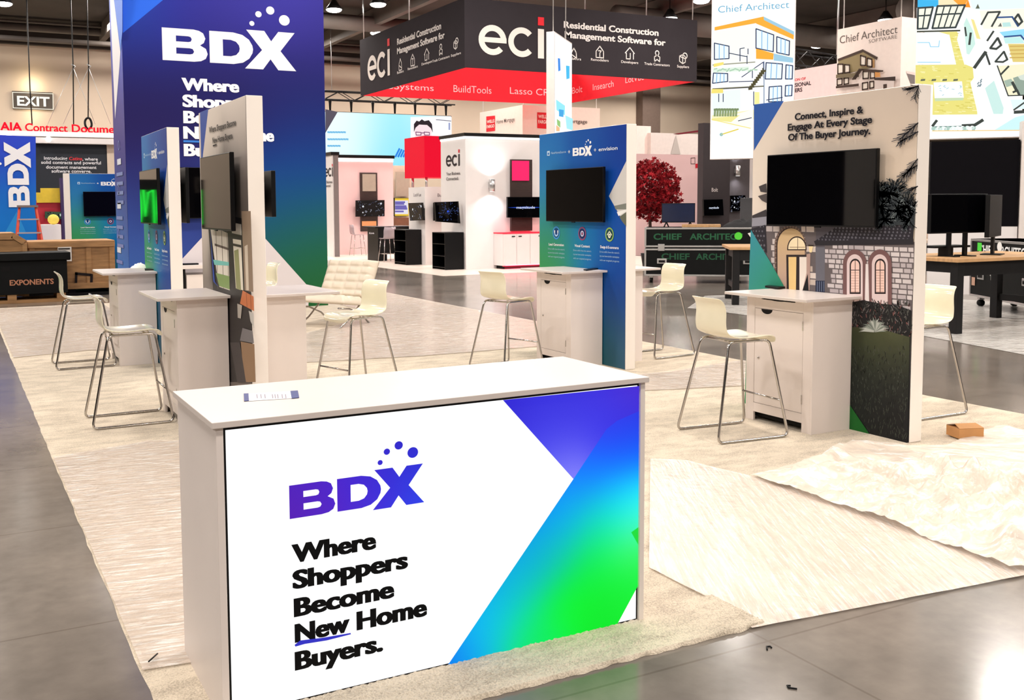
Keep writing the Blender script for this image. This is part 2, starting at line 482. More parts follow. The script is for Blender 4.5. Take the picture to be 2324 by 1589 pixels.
# clear protective film -------------------------------------------------
def film_mat(name, tint, alpha, ang, stretch=9, rough=.16, bump=.55):
    m = bpy.data.materials.new(name); m.use_nodes = True
    nt = m.node_tree; b = nt.nodes['Principled BSDF']; L = nt.links.new
    b.inputs['Base Color'].default_value = (*lin(tint), 1); b.inputs['Roughness'].default_value = rough
    b.inputs['Specular IOR Level'].default_value = .7
    tc = nt.nodes.new('ShaderNodeTexCoord'); mp = nt.nodes.new('ShaderNodeMapping'); mp2 = nt.nodes.new('ShaderNodeMapping')
    mp.inputs['Rotation'].default_value = (0, 0, ang); mp2.inputs['Scale'].default_value = (1, stretch, 1)
    n = nt.nodes.new('ShaderNodeTexNoise'); n.inputs['Scale'].default_value = 2.6; n.inputs['Detail'].default_value = 6; n.inputs['Distortion'].default_value = .6
    n2 = nt.nodes.new('ShaderNodeTexNoise'); n2.inputs['Scale'].default_value = 7; n2.inputs['Detail'].default_value = 5; n2.inputs['Distortion'].default_value = 1.2
    ad = nt.nodes.new('ShaderNodeMath'); ad.operation = 'ADD'
    L(tc.outputs['Object'], mp.inputs[0]); L(mp.outputs[0], mp2.inputs[0]); L(mp2.outputs[0], n.inputs[0]); L(tc.outputs['Object'], n2.inputs[0])
    L(n.outputs[0], ad.inputs[0]); L(n2.outputs[0], ad.inputs[1])
    bp = nt.nodes.new('ShaderNodeBump'); bp.inputs['Strength'].default_value = bump; bp.inputs['Distance'].default_value = .05
    L(ad.outputs[0], bp.inputs['Height']); L(bp.outputs[0], b.inputs['Normal'])
    mr = nt.nodes.new('ShaderNodeMapRange'); mr.inputs[1].default_value = .35; mr.inputs[2].default_value = .75
    mr.inputs[3].default_value = max(0, alpha-.12); mr.inputs[4].default_value = min(1, alpha+.16)
    n3 = nt.nodes.new('ShaderNodeTexNoise'); n3.inputs['Scale'].default_value = 5; n3.inputs['Detail'].default_value = 7; n3.inputs['Roughness'].default_value = .7
    cr = nt.nodes.new('ShaderNodeValToRGB'); cr.color_ramp.elements[0].position = .52; cr.color_ramp.elements[0].color = (*lin(tint), 1); cr.color_ramp.elements[1].position = .61; cr.color_ramp.elements[1].color = (1, .98, .95, 1)  # pale ramp end paints glossy streak highlights into the film colour
    L(mp2.outputs[0], n3.inputs[0]); L(n3.outputs[0], cr.inputs[0]); L(cr.outputs[0], b.inputs['Base Color'])
    L(n.outputs[0], mr.inputs[0]); L(mr.outputs[0], b.inputs['Alpha'])
    return m
FILM_A = film_mat('film_lengthwise', (224, 207, 192), .66, .15, 9, .12, .6)
FILM_B = film_mat('film_slanted', (246, 228, 213), .74, -1.05, 14, .2, .16)
FILM_C = film_mat('film_crosswise', (224, 208, 194), .66, .25, 8, .12, .7)
FILM_D = film_mat('film_crumpled', (236, 221, 205), .84, .8, 2.5, .3, .35)
FILM_E = film_mat('film_grey', (226, 222, 216), .75, .3, 5)

def film(pts, zf, m, name, label, cell=.06, group=None):
    bm = bmesh.new()
    vs = [bm.verts.new((p[0], p[1], 0)) for p in pts]; bm.faces.new(vs)
    xs = [p[0] for p in pts]; ys = [p[1] for p in pts]
    for ax, lo, hi in ((0, min(xs), max(xs)), (1, min(ys), max(ys))):
        k = int((hi-lo)/cell)
        for i in range(1, k):
            co = [0, 0, 0]; no = [0, 0, 0]; co[ax] = lo+(hi-lo)*i/k; no[ax] = 1
            bmesh.ops.bisect_plane(bm, geom=bm.verts[:]+bm.edges[:]+bm.faces[:], plane_co=co, plane_no=no)
    bmesh.ops.triangulate(bm, faces=bm.faces[:])
    for v in bm.verts: v.co.z = zf(v.co.x, v.co.y)
    for f in bm.faces: f.smooth = True
    bm.normal_update()
    me = bpy.data.meshes.new(name); bm.to_mesh(me); bm.free(); me.materials.append(m)
    o = bpy.data.objects.new(name, me); COL.objects.link(o)
    return tag(o, label, 'plastic film', group)
G = 'protective film sheets on the carpet'
def fz(a=.003, s=3.0, base=.011):
    return lambda x, y: base+a*noise.noise(Vector((x*s, y*s*1.6, 1)))+a*.6*noise.noise(Vector((x*s*3, y*s*4, 7)))
gp = lambda *pts: [tuple(at(*p))[:2] for p in pts]
film([(.60, 3.86), (.98, 3.80), (1.5, 3.99), (2.6, 3.99), (2.6, 7.3), (2.0, 7.4), (1.3, 7.75), (.60, 7.55)], fz(), FILM_A, 'plastic_film',
     'clear wrinkled film over the carpet strip beside the counter\'s plain white end', .07, G)
film(gp((1473, 1292), (1600, 1358), (1660, 1392), (1707, 1430), (2010, 1372), (2324, 1311), (2324, 1215), (2060, 1180), (1840, 1120), (1700, 1083), (1560, 1048), (1476, 1044)), fz(.003), FILM_B,
     'plastic_film', 'flat clear film with long slanting streaks reaching past the carpet onto bare concrete', .06, G)
HEAP = gp((1705, 1086), (1790, 1068), (1935, 1010), (2062, 1016), (2150, 1014), (2200, 990))+[(7.3, 4.9), (7.7, 4.3), (7.5, 3.2), (6.2, 2.95)]+gp((2400, 1300), (2290, 1302), (2190, 1262), (2000, 1190), (1850, 1140))
def edge_dist(x, y, P):
    d = 9
    for i in range(len(P)):
        (ax, ay), (bx, by) = P[i-1], P[i]; L = (bx-ax)**2+(by-ay)**2
        t = max(0, min(1, ((x-ax)*(bx-ax)+(y-ay)*(by-ay))/L)); d = min(d, math.hypot(x-ax-t*(bx-ax), y-ay-t*(by-ay)))
    return d
def crumple(x, y):
    z = 0
    for k, (s, h) in enumerate(((1.3, .085), (2.6, .055), (5.5, .034), (11, .016))):
        n_ = noise.noise(Vector((x*s+3.1*k, y*s*1.25-1.7*k, 2.0*k+.4*noise.noise(Vector((x*2, y*2, 9))))))
        z += h*(1-min(1, abs(n_)*3.2))**1.5
    e = min(1, max(0, (x-4.55)/1.3))
    b_ = min(1, max(.05, (math.hypot((x-6.45)/1.3, y-4.5)-.3)/.7)); k_ = min(1, max(.25, (y-4.9)/-.7))
    return .014+z*(.65+.95*e)*b_*(.4+.8*k_)*min(1, .4+edge_dist(x, y, HEAP)/.2)
film(HEAP, crumple, FILM_D, 'crumpled_film', 'big crumpled heap of milky plastic film bunched up beside the cardboard box', .025)
film([(3.0, 10.9), (5.0, 10.6), (8.0, 10.6), (8.02, 13.2), (8.0, 19.4), (6.3, 19.4), (6.3, 15.1), (4.4, 13.3), (3.0, 13.3)], fz(), FILM_C, 'plastic_film', 'clear film covering the carpet in front of the tufted lounge chair', .1, G)
film([(.62, 12.9), (1.5, 13.1), (2.5, 12.8), (2.5, 19.4), (.62, 19.4)], fz(.003), FILM_A, 'plastic_film', 'bright streaky film lying before the black shipping case and wooden crates', .1, G)
film([(3.6, 6.8), (5.0, 6.4), (5.75, 7.6), (8.0, 7.0), (8.03, 8.5), (6.8, 8.3), (6.2, 8.35), (3.7, 9.6)], fz(), FILM_C, 'plastic_film', 'clear film on the carpet behind the cream stool at the palm-tree kiosk', .08, G)

# ================================================================== the booth
# front counter ---------------------------------------------------------
t = thing('reception_counter', 'long white counter with a glowing blue and green logo panel, closest to the camera', 'counter', (1.69, 3.63, 0))
o = Vector((1.69, 3.63, 0))
MB().box((.764, 3.305, 1.050), (2.608, 3.963, 1.072), topwhite).build('countertop', t, o, .002)
b = MB(); b.box((.780, 3.322, 0), (.806, 3.95, 1.05), white); b.build('side_panel', t, o, .0015)
b = MB(); b.box((2.576, 3.322, 0), (2.600, 3.95, 1.05), white); b.build('side_panel', t, o, .0015)
MB().box((.806, 3.93, .0), (2.576, 3.95, 1.05), white).build('back_panel', t, o)
MB().box((.807, 3.335, 0), (2.575, 3.40, 1.049), black).build('light_box_frame', t, o)
A = Art((.81, 3.334, 0), (1, 0, 0), step=.0005)
A.rect(.006, .022, 1.757, 1.036, (255, 255, 255), 1)
tri = A.P([(1141, 909), (1454, 877), (1455, 1003), (1395, 975)]); 
A.poly(A.P([(1141, 908), (1454, 876), (1457, 1040), (1340, 1080), (1301, 1087)]), idw([(A.uv(*p), c) for p, c in (
    ((1150, 912), (48, 38, 205)), ((1250, 920), (52, 45, 215)), ((1330, 900), (55, 42, 205)), ((1440, 885), (95, 45, 195)), ((1450, 940), (60, 40, 200)),
    ((1250, 1000), (70, 70, 235)), ((1300, 1075), (150, 150, 250)), ((1350, 960), (64, 62, 240)), ((1400, 950), (52, 50, 225)), ((1440, 990), (30, 50, 235)))]), 4)
A.poly(A.P([(1301, 1087), (1376, 974), (1400, 955), (1457, 930), (1459, 1308), (1390, 1436), (1006, 1524)]), idw([(A.uv(*p), c) for p, c in (
    ((1376, 976), (58, 58, 236)), ((1405, 956), (52, 48, 224)), ((1450, 935), (56, 42, 205)), ((1425, 985), (24, 70, 245)), ((1440, 1030), (0, 110, 255)), ((1320, 1075), (20, 110, 250)), ((1380, 1060), (0, 120, 255)), ((1400, 1130), (0, 205, 255)),
    ((1440, 1140), (0, 245, 255)), ((1455, 1170), (120, 255, 235)), ((1250, 1160), (0, 130, 250)), ((1300, 1170), (0, 190, 235)), ((1360, 1190), (0, 225, 160)), ((1420, 1230), (60, 250, 120)),
    ((1455, 1260), (60, 235, 80)), ((1200, 1260), (0, 150, 240)), ((1260, 1260), (0, 205, 160)), ((1350, 1270), (0, 232, 55)), ((1420, 1330), (0, 235, 50)), ((1130, 1340), (0, 150, 245)), ((1180, 1350), (0, 215, 170)),
    ((1280, 1370), (0, 240, 40)), ((1380, 1400), (0, 225, 40)), ((1090, 1430), (0, 175, 250)), ((1130, 1440), (0, 220, 220)), ((1200, 1450), (0, 235, 90)), ((1020, 1515), (0, 90, 235)), ((1080, 1500), (0, 160, 230)), ((1200, 1475), (0, 225, 90)))]), 5)
A.pp([(1457, 1190), (1459, 1256), (1432, 1208)], lambda u, v: (30, 215, 60), 1)
u0, v0 = A.uv(657, 1178); u1, _ = A.uv(962, 1140); uh = A.uv(657, 1102)[1]-v0
ls = (u1-u0)/4.05
gl = idw([((u0, v0), (92, 28, 165)), ((u0, v0+uh), (70, 30, 190)), ((u0+ls*2, v0), (85, 35, 195)), ((u0+ls*2, v0+uh), (70, 32, 205)), ((u0+ls*3.2, v0+uh), (45, 40, 200)), ((u0+ls*3.3, v0+uh*.5), (50, 50, 235)), ((u0+ls*3.9, v0), (40, 85, 235)), ((u0+ls*3.3, v0+uh*1.7), (40, 30, 175))])
bdx(A, u0, v0, uh, gl, ls/uh)
for s, p0, p1, ch in (('Where', (661, 1277), (853, 1243), 42), ('Shoppers', (663, 1336), (925, 1287), 42), ('Become', (666, 1397), (894, 1355), 42), ('New', (668, 1456), (793, 1431), 42), ('Home', (808, 1429), (968, 1394), 42), ('Buyers.', (668, 1519), (868, 1475), 42)):
    A.tp(s, p0, p1, ch, (4, 4, 5), .058)
A.up()
A.pp([(667, 1462), (680, 1452), (730, 1446), (794, 1435), (795, 1438), (740, 1452), (690, 1460), (669, 1466)], lambda u, v: (50, 50, 190), 0)
A.build('backlit_graphic', t, BACKLIT, o)
# badge strip on it
b = MB(); b.add([at(*p, 'z', 1.0735) for p in ((553, 894), (676, 887), (679, 903), (554, 911))], [(0, 1, 2, 3)], mat('label_paper', (238, 236, 240), .4, var=.03))
badge_o = at(615, 898, 'z', 1.0735)
bt = thing('name_badge_strip', 'small white paper strip with navy ends lying on the front counter', 'paper strip', badge_o)
b.build('paper', bt, badge_o)
for q in (((553, 894), (564, 893.4), (565, 910), (554, 911)), ((659, 888), (676, 887), (679, 903), (662, 904.6))):
    MB().prism([at(*p, 'z', 1.0737) for p in q], (0, 0, .0015), mat('navy_card', (52, 62, 120), .45, var=.1)).build('navy_end', bt, badge_o)
A = Art((badge_o.x, badge_o.y, 1.0738), (1, .05, 0), (-.05, 1, 0), .0003)
for x in (583, 592, 601, 618, 624, 630, 640, 648): A.stroke(A.P([(x, 895), (x+1, 904)]), .004, (150, 140, 150))
A.build('fine_print', bt, PRINT, badge_o)

# kiosk panels ------------------------------------------------------------
def panel(x, y, w, label, rz=0):
    t = thing('display_kiosk', label, 'kiosk', (x, y, .003), rz, 'tall kiosk panels of the booth')
    b = MB(); b.box((.002, -w/2, 0), (.132, w/2, 2.65), postwhite); b.build('panel_board', t, (0, 0, 0), .004)
    b = MB(); b.box((0, -w/2+.004, .004), (.003, w/2-.004, 2.646), dark); b.build('edge_seam', t)
    return t
def television(x, y, z, w, h, label, rz=0, tilt=0, d=.085, group='wall televisions on the kiosk panels'):
    t = thing('television', label, 'television', (x, y, z), rz, group)
    b = MB()
    b.box((-d, -w/2, -h/2), (-d+.035, w/2, h/2), black)
    b.build('bezel', t, (0, 0, 0), .004)
    MB().box((-d-.0015, -w/2+.009, -h/2+.014), (-d+.002, w/2-.009, h/2-.009), blackgl).build('screen', t)
    MB().box((-d+.035, -.2, -.14), (-.001, .2, .14), black).build('wall_bracket', t)
    MB().box((-d-.004, -.03, -h/2-.008), (-d+.01, .03, -h/2+.001), black).build('sensor_bump', t)
    return t
def podium(x, y, label, rz=0, w=.71, d=.43, top=.6, tw=.88):
    t = thing('demo_podium', label, 'podium', (x, y, 0), rz, 'white demo podiums beside the kiosk panels')
    MB().box((-top, -tw/2, 1.046), (-.004, tw/2, 1.070), topwhite).build('podium_top', t, (0, 0, 0), .004)
    b = MB()
    f = -d
    for s in (-1, 1): b.box((f, s*w/2, 0), (-.01, s*(w/2-.02), 1.046), white)
    b.box((-.03, -w/2+.02, .02), (-.01, w/2-.02, 1.046), white)
    b.box((f, w/2-.02, 0), (f+.02, .265, 1.046), white); b.box((f, -w/2+.02, 0), (f+.02, -.255, 1.046), white)
    b.box((f, -.255, .075), (f+.02, .265, .150), white)
    b.box((f, -.255, .94), (f+.02, .265, 1.015), white)
    b.box((f, -.255, 1.015), (f+.02, -.17, 1.046), white); b.box((f, .19, 1.015), (f+.02, .265, 1.046), white)
    b.build('cabinet_body', t, (0, 0, 0), .0015)
    MB().box((f+.05, -w/2+.03, .03), (f+.06, w/2-.03, 1.04), dark).build('dark_interior', t)
    dm = MB()
    dm.box((f+.001, -.252, .153), (f+.019, .262, .937), white)
    dr = dm.build('door', t, (0, 0, 0), .001)
    b = MB(); b.prism([(f-.0015, .07+.06*(1+math.cos(a)), .936-.038*math.sin(a)) for a in [PI*i/10 for i in range(11)]], (.002, 0, 0), dark); b.build('finger_cutout', dr)
    b = MB(); b.prism([(f-.0015, .01+.15*math.cos(a), 1.0455-.034*math.sin(a)) for a in [PI*i/12 for i in range(13)]], (.002, 0, 0), dark); b.build('drawer_cutout', t)
    for z in (.84, .26):
        MB().box((f-.004, -.258, z-.035), (f+.003, -.248, z+.035), chrome).build('hinge', dr)
    MB().cyl((f-.006, .215, .53), (f+.002, .215, .53), .009, chrome, 12).build('lock', dr)
    return t

# front right kiosk: house at dusk
XF = 6.335
t = panel(XF, 5.785, 1.66, 'kiosk panel printed with a stone house and palm trees')
A = Art((XF, 5.785, 0), (0, -1, 0), step=.00015)
A.rect(-.826, .004, .826, 2.646, idw([(A.uv(*p), c) for p, c in (((1720, 300), (226, 214, 200)), ((1900, 220), (196, 184, 174)), ((2080, 210), (178, 166, 158)), ((2000, 330), (228, 208, 186)), ((1720, 420), (238, 226, 214)), ((2050, 450), (240, 222, 200)), ((1900, 700), (60, 60, 62)))]), 4)
A.pp([(1711, 238), (1779, 230), (1711, 343)], (48, 92, 172))
# stone house walls
def stones(A, pts, c0, c1, rows, seed):
    P = A.P(pts); A.poly(P, (108, 100, 102))
    us = [p[0] for p in P]; vs = [p[1] for p in P]; u0, u1, v0, v1 = min(us), max(us), min(vs), max(vs)
    rr = random.Random(seed); h = (v1-v0)/rows
    def inside(u, v):
        k = False
        for i in range(len(P)):
            a, b = P[i], P[i-1]
            if (a[1] > v) != (b[1] > v) and u < (b[0]-a[0])*(v-a[1])/(b[1]-a[1])+a[0]: k = not k
        return k
    for j in range(rows):
        u = u0-rr.random()*h
        while u < u1:
            w = h*rr.uniform(1.2, 2.6); k = rr.random(); col = tuple(a+(b-a)*k for a, b in zip(c0, c1))
            q = [(max(u, u0)+.006, v0+j*h+.005), (min(u+w, u1)-.004, v0+j*h+.005), (min(u+w, u1)-.006, v0+(j+1)*h-.004), (max(u, u0)+.004, v0+(j+1)*h-.005)]
            if q[1][0] > q[0][0]+.01 and all(inside(*p) for p in q): A.poly(q, col, up=False)
            u += w
    A.up()
A.pp([(1706, 505), (2068, 505), (2066, 770), (1703, 770)], (92, 88, 96))
stones(A, [(1738, 514), (1780, 514), (1780, 640), (1742, 640)], (196, 186, 186), (222, 212, 208), 9, 1)
stones(A, [(1818, 514), (1852, 514), (1852, 662), (1822, 662)], (200, 184, 172), (226, 214, 206), 10, 2)
stones(A, [(1872, 556), (2076, 550), (2070, 720), (1872, 690)], (186, 176, 180), (224, 216, 216), 14, 3)
A.pp([(1851, 562), (1872, 562), (1872, 640), (1852, 640)], (112, 112, 122))
A.pp([(1851, 638), (1872, 638), (1872, 664), (1851, 664)], (40, 48, 72))
for x in (1855, 1860, 1865, 1870): A.sp([(x, 640), (x, 662)], .006, (120, 132, 158))
A.up()
# entrance arch
def arch(A, cx, base, top, hw, c, up=True, sub=0):
    r = []
    for i in range(15):
        a = PI*i/14
        r.append((cx+hw*math.cos(a), top+hw*1.25-hw*1.25*math.sin(a)))
    return A.pp([(cx+hw, base)]+r+[(cx-hw, base)], c, sub, up)
arch(A, 1794, 660, 513, 36, (112, 92, 84)); 
arch(A, 1794, 660, 517, 32, (64, 50, 48))
for k in range(17):
    a = PI*k/16; A.sp([(1794+32*math.cos(a), 557-40*math.sin(a)), (1794+36*math.cos(a), 557-45*math.sin(a))], .008, (150, 132, 124))
for k in range(9):
    for sx in (-1, 1): A.sp([(1794+sx*32, 564+k*11), (1794+sx*36, 564+k*11)], .008, (150, 132, 124))
A.up()
arch(A, 1796, 660, 519, 31, idw([(A.uv(1780, 540), (236, 208, 150)), (A.uv(1810, 540), (206, 176, 128)), (A.uv(1775, 620), (206, 180, 172)), (A.uv(1820, 640), (190, 150, 140))]), sub=2)
arch(A, 1809, 569, 537, 22, (58, 44, 40)); arch(A, 1809, 566.5, 540, 19.5, (255, 238, 200))
A.sp([(1811, 541), (1811, 567)], .006, (120, 96, 80)); A.sp([(1793, 562), (1829, 562)], .005, (150, 120, 96)); A.up()
A.pp([(1785, 579), (1832, 579), (1832, 660), (1786, 660)], (52, 44, 46))
A.pp([(1790, 584), (1808, 584), (1807, 660), (1791, 660)], lambda u, v: (246, 212, 146)); A.pp([(1815, 584), (1831, 584), (1831, 630), (1824, 660), (1815, 660)], (246, 236, 226))
A.pp([(1831, 578), (1840, 576), (1838, 660), (1822, 660), (1831, 620)], (190, 160, 150))
A.pp([(1834, 622), (1836, 660), (1822, 660)], (26, 26, 30))
A.pp([(1836, 560), (1846, 560), (1843, 574), (1838, 574)], (255, 232, 180)); A.pp([(1835, 556), (1847, 557), (1847, 560), (1835, 559)], (60, 50, 44))
# roofs
def roof(A, pts, seed, lines=9):
    A.pp(pts, (46, 44, 52)); P = A.P(pts); rr = random.Random(seed)
    us = [p[0] for p in P]; vs = [p[1] for p in P]
    for j in range(lines):
        v = min(vs)+(max(vs)-min(vs))*(j+.6)/lines
        xs = []
        for i in range(len(P)):
            a, b = P[i], P[i-1]
            if (a[1] > v) != (b[1] > v): xs.append((b[0]-a[0])*(v-a[1])/(b[1]-a[1])+a[0])
        if len(xs) < 2: continue
        u = min(xs)+.015
        while u < max(xs)-.02:
            k = rr.uniform(.7, 1.2); A.disc(u, v, .0095*k, (84+20*k, 82+20*k, 92+20*k), 7); u += .036
    A.up()
roof(A, [(1850, 548), (1893, 520), (1900, 512), (1984, 512), (1988, 500), (2076, 496), (2073, 545)], 4, 8)
A.pp([(1848, 548), (2074, 543), (2074, 556), (1852, 558)], (46, 44, 50))
A.pp([(1708, 490), (1740, 476), (1742, 492), (1708, 496)], (64, 60, 64)); A.pp([(1708, 496), (1742, 492), (1742, 512), (1707, 515)], (150, 150, 162))
roof(A, [(1706, 520), (1738, 511), (1741, 575), (1720, 560)], 5, 6)
A.pp([(1723, 424), (1740, 417), (1741, 438), (1727, 436)], (70, 66, 68)); A.pp([(1721, 446), (1741, 440), (1742, 462), (1730, 456)], (84, 78, 78))
# teal and green wedge at the foot
A.poly(A.P([(1705, 522), (1752, 600), (1779, 648), (1800, 690), (1830, 740), (1880, 830), (1977, 987), (1690, 940)]), idw([(A.uv(*p), c) for p, c in (((1707, 540), (62, 142, 196)), ((1712, 620), (66, 148, 168)), ((1740, 610), (56, 152, 130)), ((1770, 640), (40, 160, 84)), ((1830, 740), (36, 140, 70)), ((1940, 940), (28, 104, 40)))]), 3)
# arched windows
for cx, dx in ((1941, 0), (1998, 0)):
    arch(A, cx, 700, 567, 27, (124, 92, 92)); arch(A, cx, 700, 578, 18, (232, 212, 212)); arch(A, cx+1, 668, 588, 12.5, (48, 36, 38)); arch(A, cx+1, 664, 592, 9.5, (250, 216, 204))
    A.sp([(cx+1, 592), (cx+1, 664)], .006, (90, 66, 60)); A.sp([(cx-9, 614), (cx+10, 614)], .006, (80, 60, 58))
    for y in range(620, 664, 6): A.sp([(cx-8, y), (cx+9, y)], .003, (190, 140, 120))
    A.up()
A.pp([(1966, 600), (1972, 600), (1974, 690), (1964, 690)], (238, 228, 228))
# planting and lawn
A.pp([(1880, 690), (1930, 688), (1960, 682), (2000, 690), (2040, 694), (2070, 706), (2066, 790), (1880, 780)], (34, 34, 36))
rr = random.Random(11)
for _ in range(260):
    x = rr.uniform(1924, 2068); y = rr.uniform(686, 766)
    k = rr.choice(((64, 66, 64), (88, 88, 84), (50, 50, 50), (110, 104, 104), (120, 82, 80)))
    A.sp([(x, y), (x+rr.uniform(-5, 5), y-rr.uniform(3, 11))], .007, k)
A.up()
A.poly(A.P([(1880, 742), (1990, 745), (2066, 766), (2061, 1006), (1921, 976), (1880, 960)]), idw([(A.uv(*p), c) for p, c in (((1930, 752), (52, 60, 36)), ((2005, 756), (150, 152, 98)), ((1970, 755), (74, 82, 50)), ((2055, 772), (70, 76, 52)), ((1930, 785), (38, 46, 36)), ((1990, 790), (42, 48, 38)), ((2050, 800), (46, 50, 44)), ((1930, 840), (32, 40, 36)), ((1990, 840), (36, 41, 37)), ((2040, 860), (40, 44, 41)), ((1940, 900), (30, 37, 34)), ((1990, 930), (31, 34, 34)), ((2050, 930), (35, 36, 38)), ((2050, 990), (28, 28, 32)))]), 3)
for _ in range(520):
    x = rr.uniform(1924, 2060); y = rr.uniform(790, 985+(x-1925)*.13)
    A.sp([(x, y), (x+rr.uniform(-3, 3), y-rr.uniform(4, 10))], .004, rr.choice(((58, 64, 56), (74, 78, 70), (22, 25, 23))))
A.up()
for k in range(26):
    a = PI*(k+.5)/26; L = rr.uniform(.8, 1.1); c_, s__ = math.cos(a), math.sin(a)
    A.pp([(1986-2*s__, 753-2*c_), (1986+2*s__, 753+2*c_), (1986+21*L*c_+1.6*s__, 753-23*L*s__+1.6*c_), (1986+34*L*c_, 753-(33*s__-3)*L), (1986+21*L*c_-1.6*s__, 753-23*L*s__-1.6*c_)], rr.choice(((190, 196, 190), (150, 160, 152), (120, 128, 122))))
A.up()
A.pp([(1921, 905), (1977, 988), (1921, 976)], (30, 106, 42))
# palms
def frond(A, x0, y0, x1, y1, n, ln, c, rr):
    A.sp([(x0, y0), (x1, y1)], .01, c)
    for i in range(n):
        f = i/n; x = x0+(x1-x0)*f; y = y0+(y1-y0)*f
        d = math.atan2(y1-y0, x1-x0)+rr.choice((-1, 1))*rr.uniform(.3, .8)
        A.sp([(x, y), (x+ln*math.cos(d), y+ln*math.sin(d)+2)], .005, c)
for x0, y0, x1, y1, n, ln in ((2087, 196, 2062, 206, 14, 16), (2087, 198, 2078, 226, 12, 12), (2086, 280, 2044, 318, 26, 20), (2086, 300, 2040, 326, 18, 10), (2085, 362, 2052, 404, 26, 20), (2084, 376, 2050, 400, 18, 14), (2085, 424, 2058, 440, 18, 14)):
    frond(A, x0, y0, x1, y1, n, ln, rr.choice(((70, 70, 76), (92, 90, 92))), rr)
A.up()
A.pp([(1992, 512), (1993, 450), (2006, 432), (2024, 430), (2042, 446), (2060, 466), (2079, 476), (2078, 512)], (50, 56, 60))
for cx, cy in ((2003, 440), (2030, 436), (2058, 466), (2074, 480)):
    for k in range(11):
        a = PI*(k+.5)/11; L = rr.uniform(22, 36)
        x1 = cx+L*math.cos(a)
        if 1991 < x1 < 2082: frond(A, cx, cy, x1, cy-L*.9*math.sin(a), 12, 9, rr.choice(((50, 56, 60), (66, 74, 78))), rr)
A.up()
for cx, cy in ((2000, 470), (2022, 440), (2040, 480), (2060, 470), (2010, 500), (2066, 500), (2000, 440)):
    for k in range(16):
        a = 2*PI*k/16+rr.random(); L = rr.uniform(16, 32)
        if cx+L*math.cos(a) > 2080: continue
        c0 = rr.choice(((62, 70, 76), (84, 94, 98), (122, 132, 134), (46, 52, 58)))
        frond(A, cx, cy, cx+L*math.cos(a), cy+L*.8*math.sin(a), 8, 9, c0, rr)
A.up()
for s, p0, p1 in (('Connect, Inspire &', (1806, 274), (1962, 257)), ('Engage At Every Stage', (1790, 299), (1982, 278)), ('Of The Buyer Journey.', (1791, 321), (1978, 304))):
    A.tp(s, p0, p1, 15.5, (22, 20, 28), .045)
A.build('printed_graphic', t, PRINT, (XF, 5.785, 0))

# logo kiosk print used on three panels
XB = 6.485
tb = panel(XB, 9.51, 1.75, 'blue logo kiosk panel standing before the white red-cube booth')
A = Art((XB, 9.51, 0), (0, -1, 0), step=.0003)
A.rect(-.871, .004, .871, 2.646, idw([(A.uv(*p), c) for p, c in (((1235, 310), (34, 108, 184)), ((1330, 300), (22, 78, 162)), ((1418, 290), (4, 54, 148)), ((1235, 400), (44, 126, 190)), ((1330, 400), (16, 88, 174)), ((1418, 400), (2, 56, 150)),
    ((1237, 470), (44, 132, 176)), ((1400, 480), (8, 72, 164)), ((1240, 530), (56, 152, 130)), ((1320, 530), (30, 124, 178)), ((1418, 540), (14, 84, 170)), ((1240, 590), (60, 156, 62)), ((1275, 600), (50, 150, 110)), ((1330, 590), (0, 130, 204)), ((1415, 600), (0, 70, 166)),
    ((1370, 660), (0, 48, 140)), ((1418, 680), (6, 62, 152)), ((1370, 760), (14, 70, 96)), ((1415, 770), (60, 100, 140)), ((1362, 810), (10, 100, 74)), ((1415, 820), (74, 96, 132)), ((1245, 700), (40, 130, 70)), ((1300, 780), (0, 90, 150)))], 2.6), 5)
A.pp([(1421.5, 366), (1382, 446), (1421.5, 516)], idw([(A.uv(1415, 390), (214, 210, 206)), (A.uv(1390, 446), (206, 206, 204))]), 1)
A.pp([(1394, 468), (1421.5, 462), (1421.5, 476), (1397, 476)], (128, 132, 124)); A.pp([(1400, 482), (1421.5, 476), (1421.5, 481), (1404, 491)], (242, 242, 240)); A.pp([(1406, 493), (1421.5, 482), (1421.5, 515), (1412, 503)], (104, 108, 92))
u0, v0 = A.uv(1300, 355); u1, _ = A.uv(1344, 352); h = A.uv(1300, 337)[1]-v0
bdx(A, u0, v0, h, (250, 250, 252), (u1-u0)/4.05/h)
A.tp('NewHomeSource', (1251, 350), (1285, 348), 5.5, (180, 214, 240), .0)
A.pp([(1242, 344), (1248, 343), (1248, 354), (1242, 354)], (200, 226, 246)); A.pp([(1243.5, 347), (1246.5, 347), (1246.5, 352), (1243.5, 352)], (40, 110, 186))
A.tp('envision', (1359, 344), (1402, 340), 8.5, (235, 240, 248), .012)
for x, y in ((1292, 345), (1351, 341)): A.sp([(x-2, y), (x+2, y)], .012, (220, 230, 245)); A.sp([(x, y-3), (x, y+3)], .012, (220, 230, 245))
A.up()
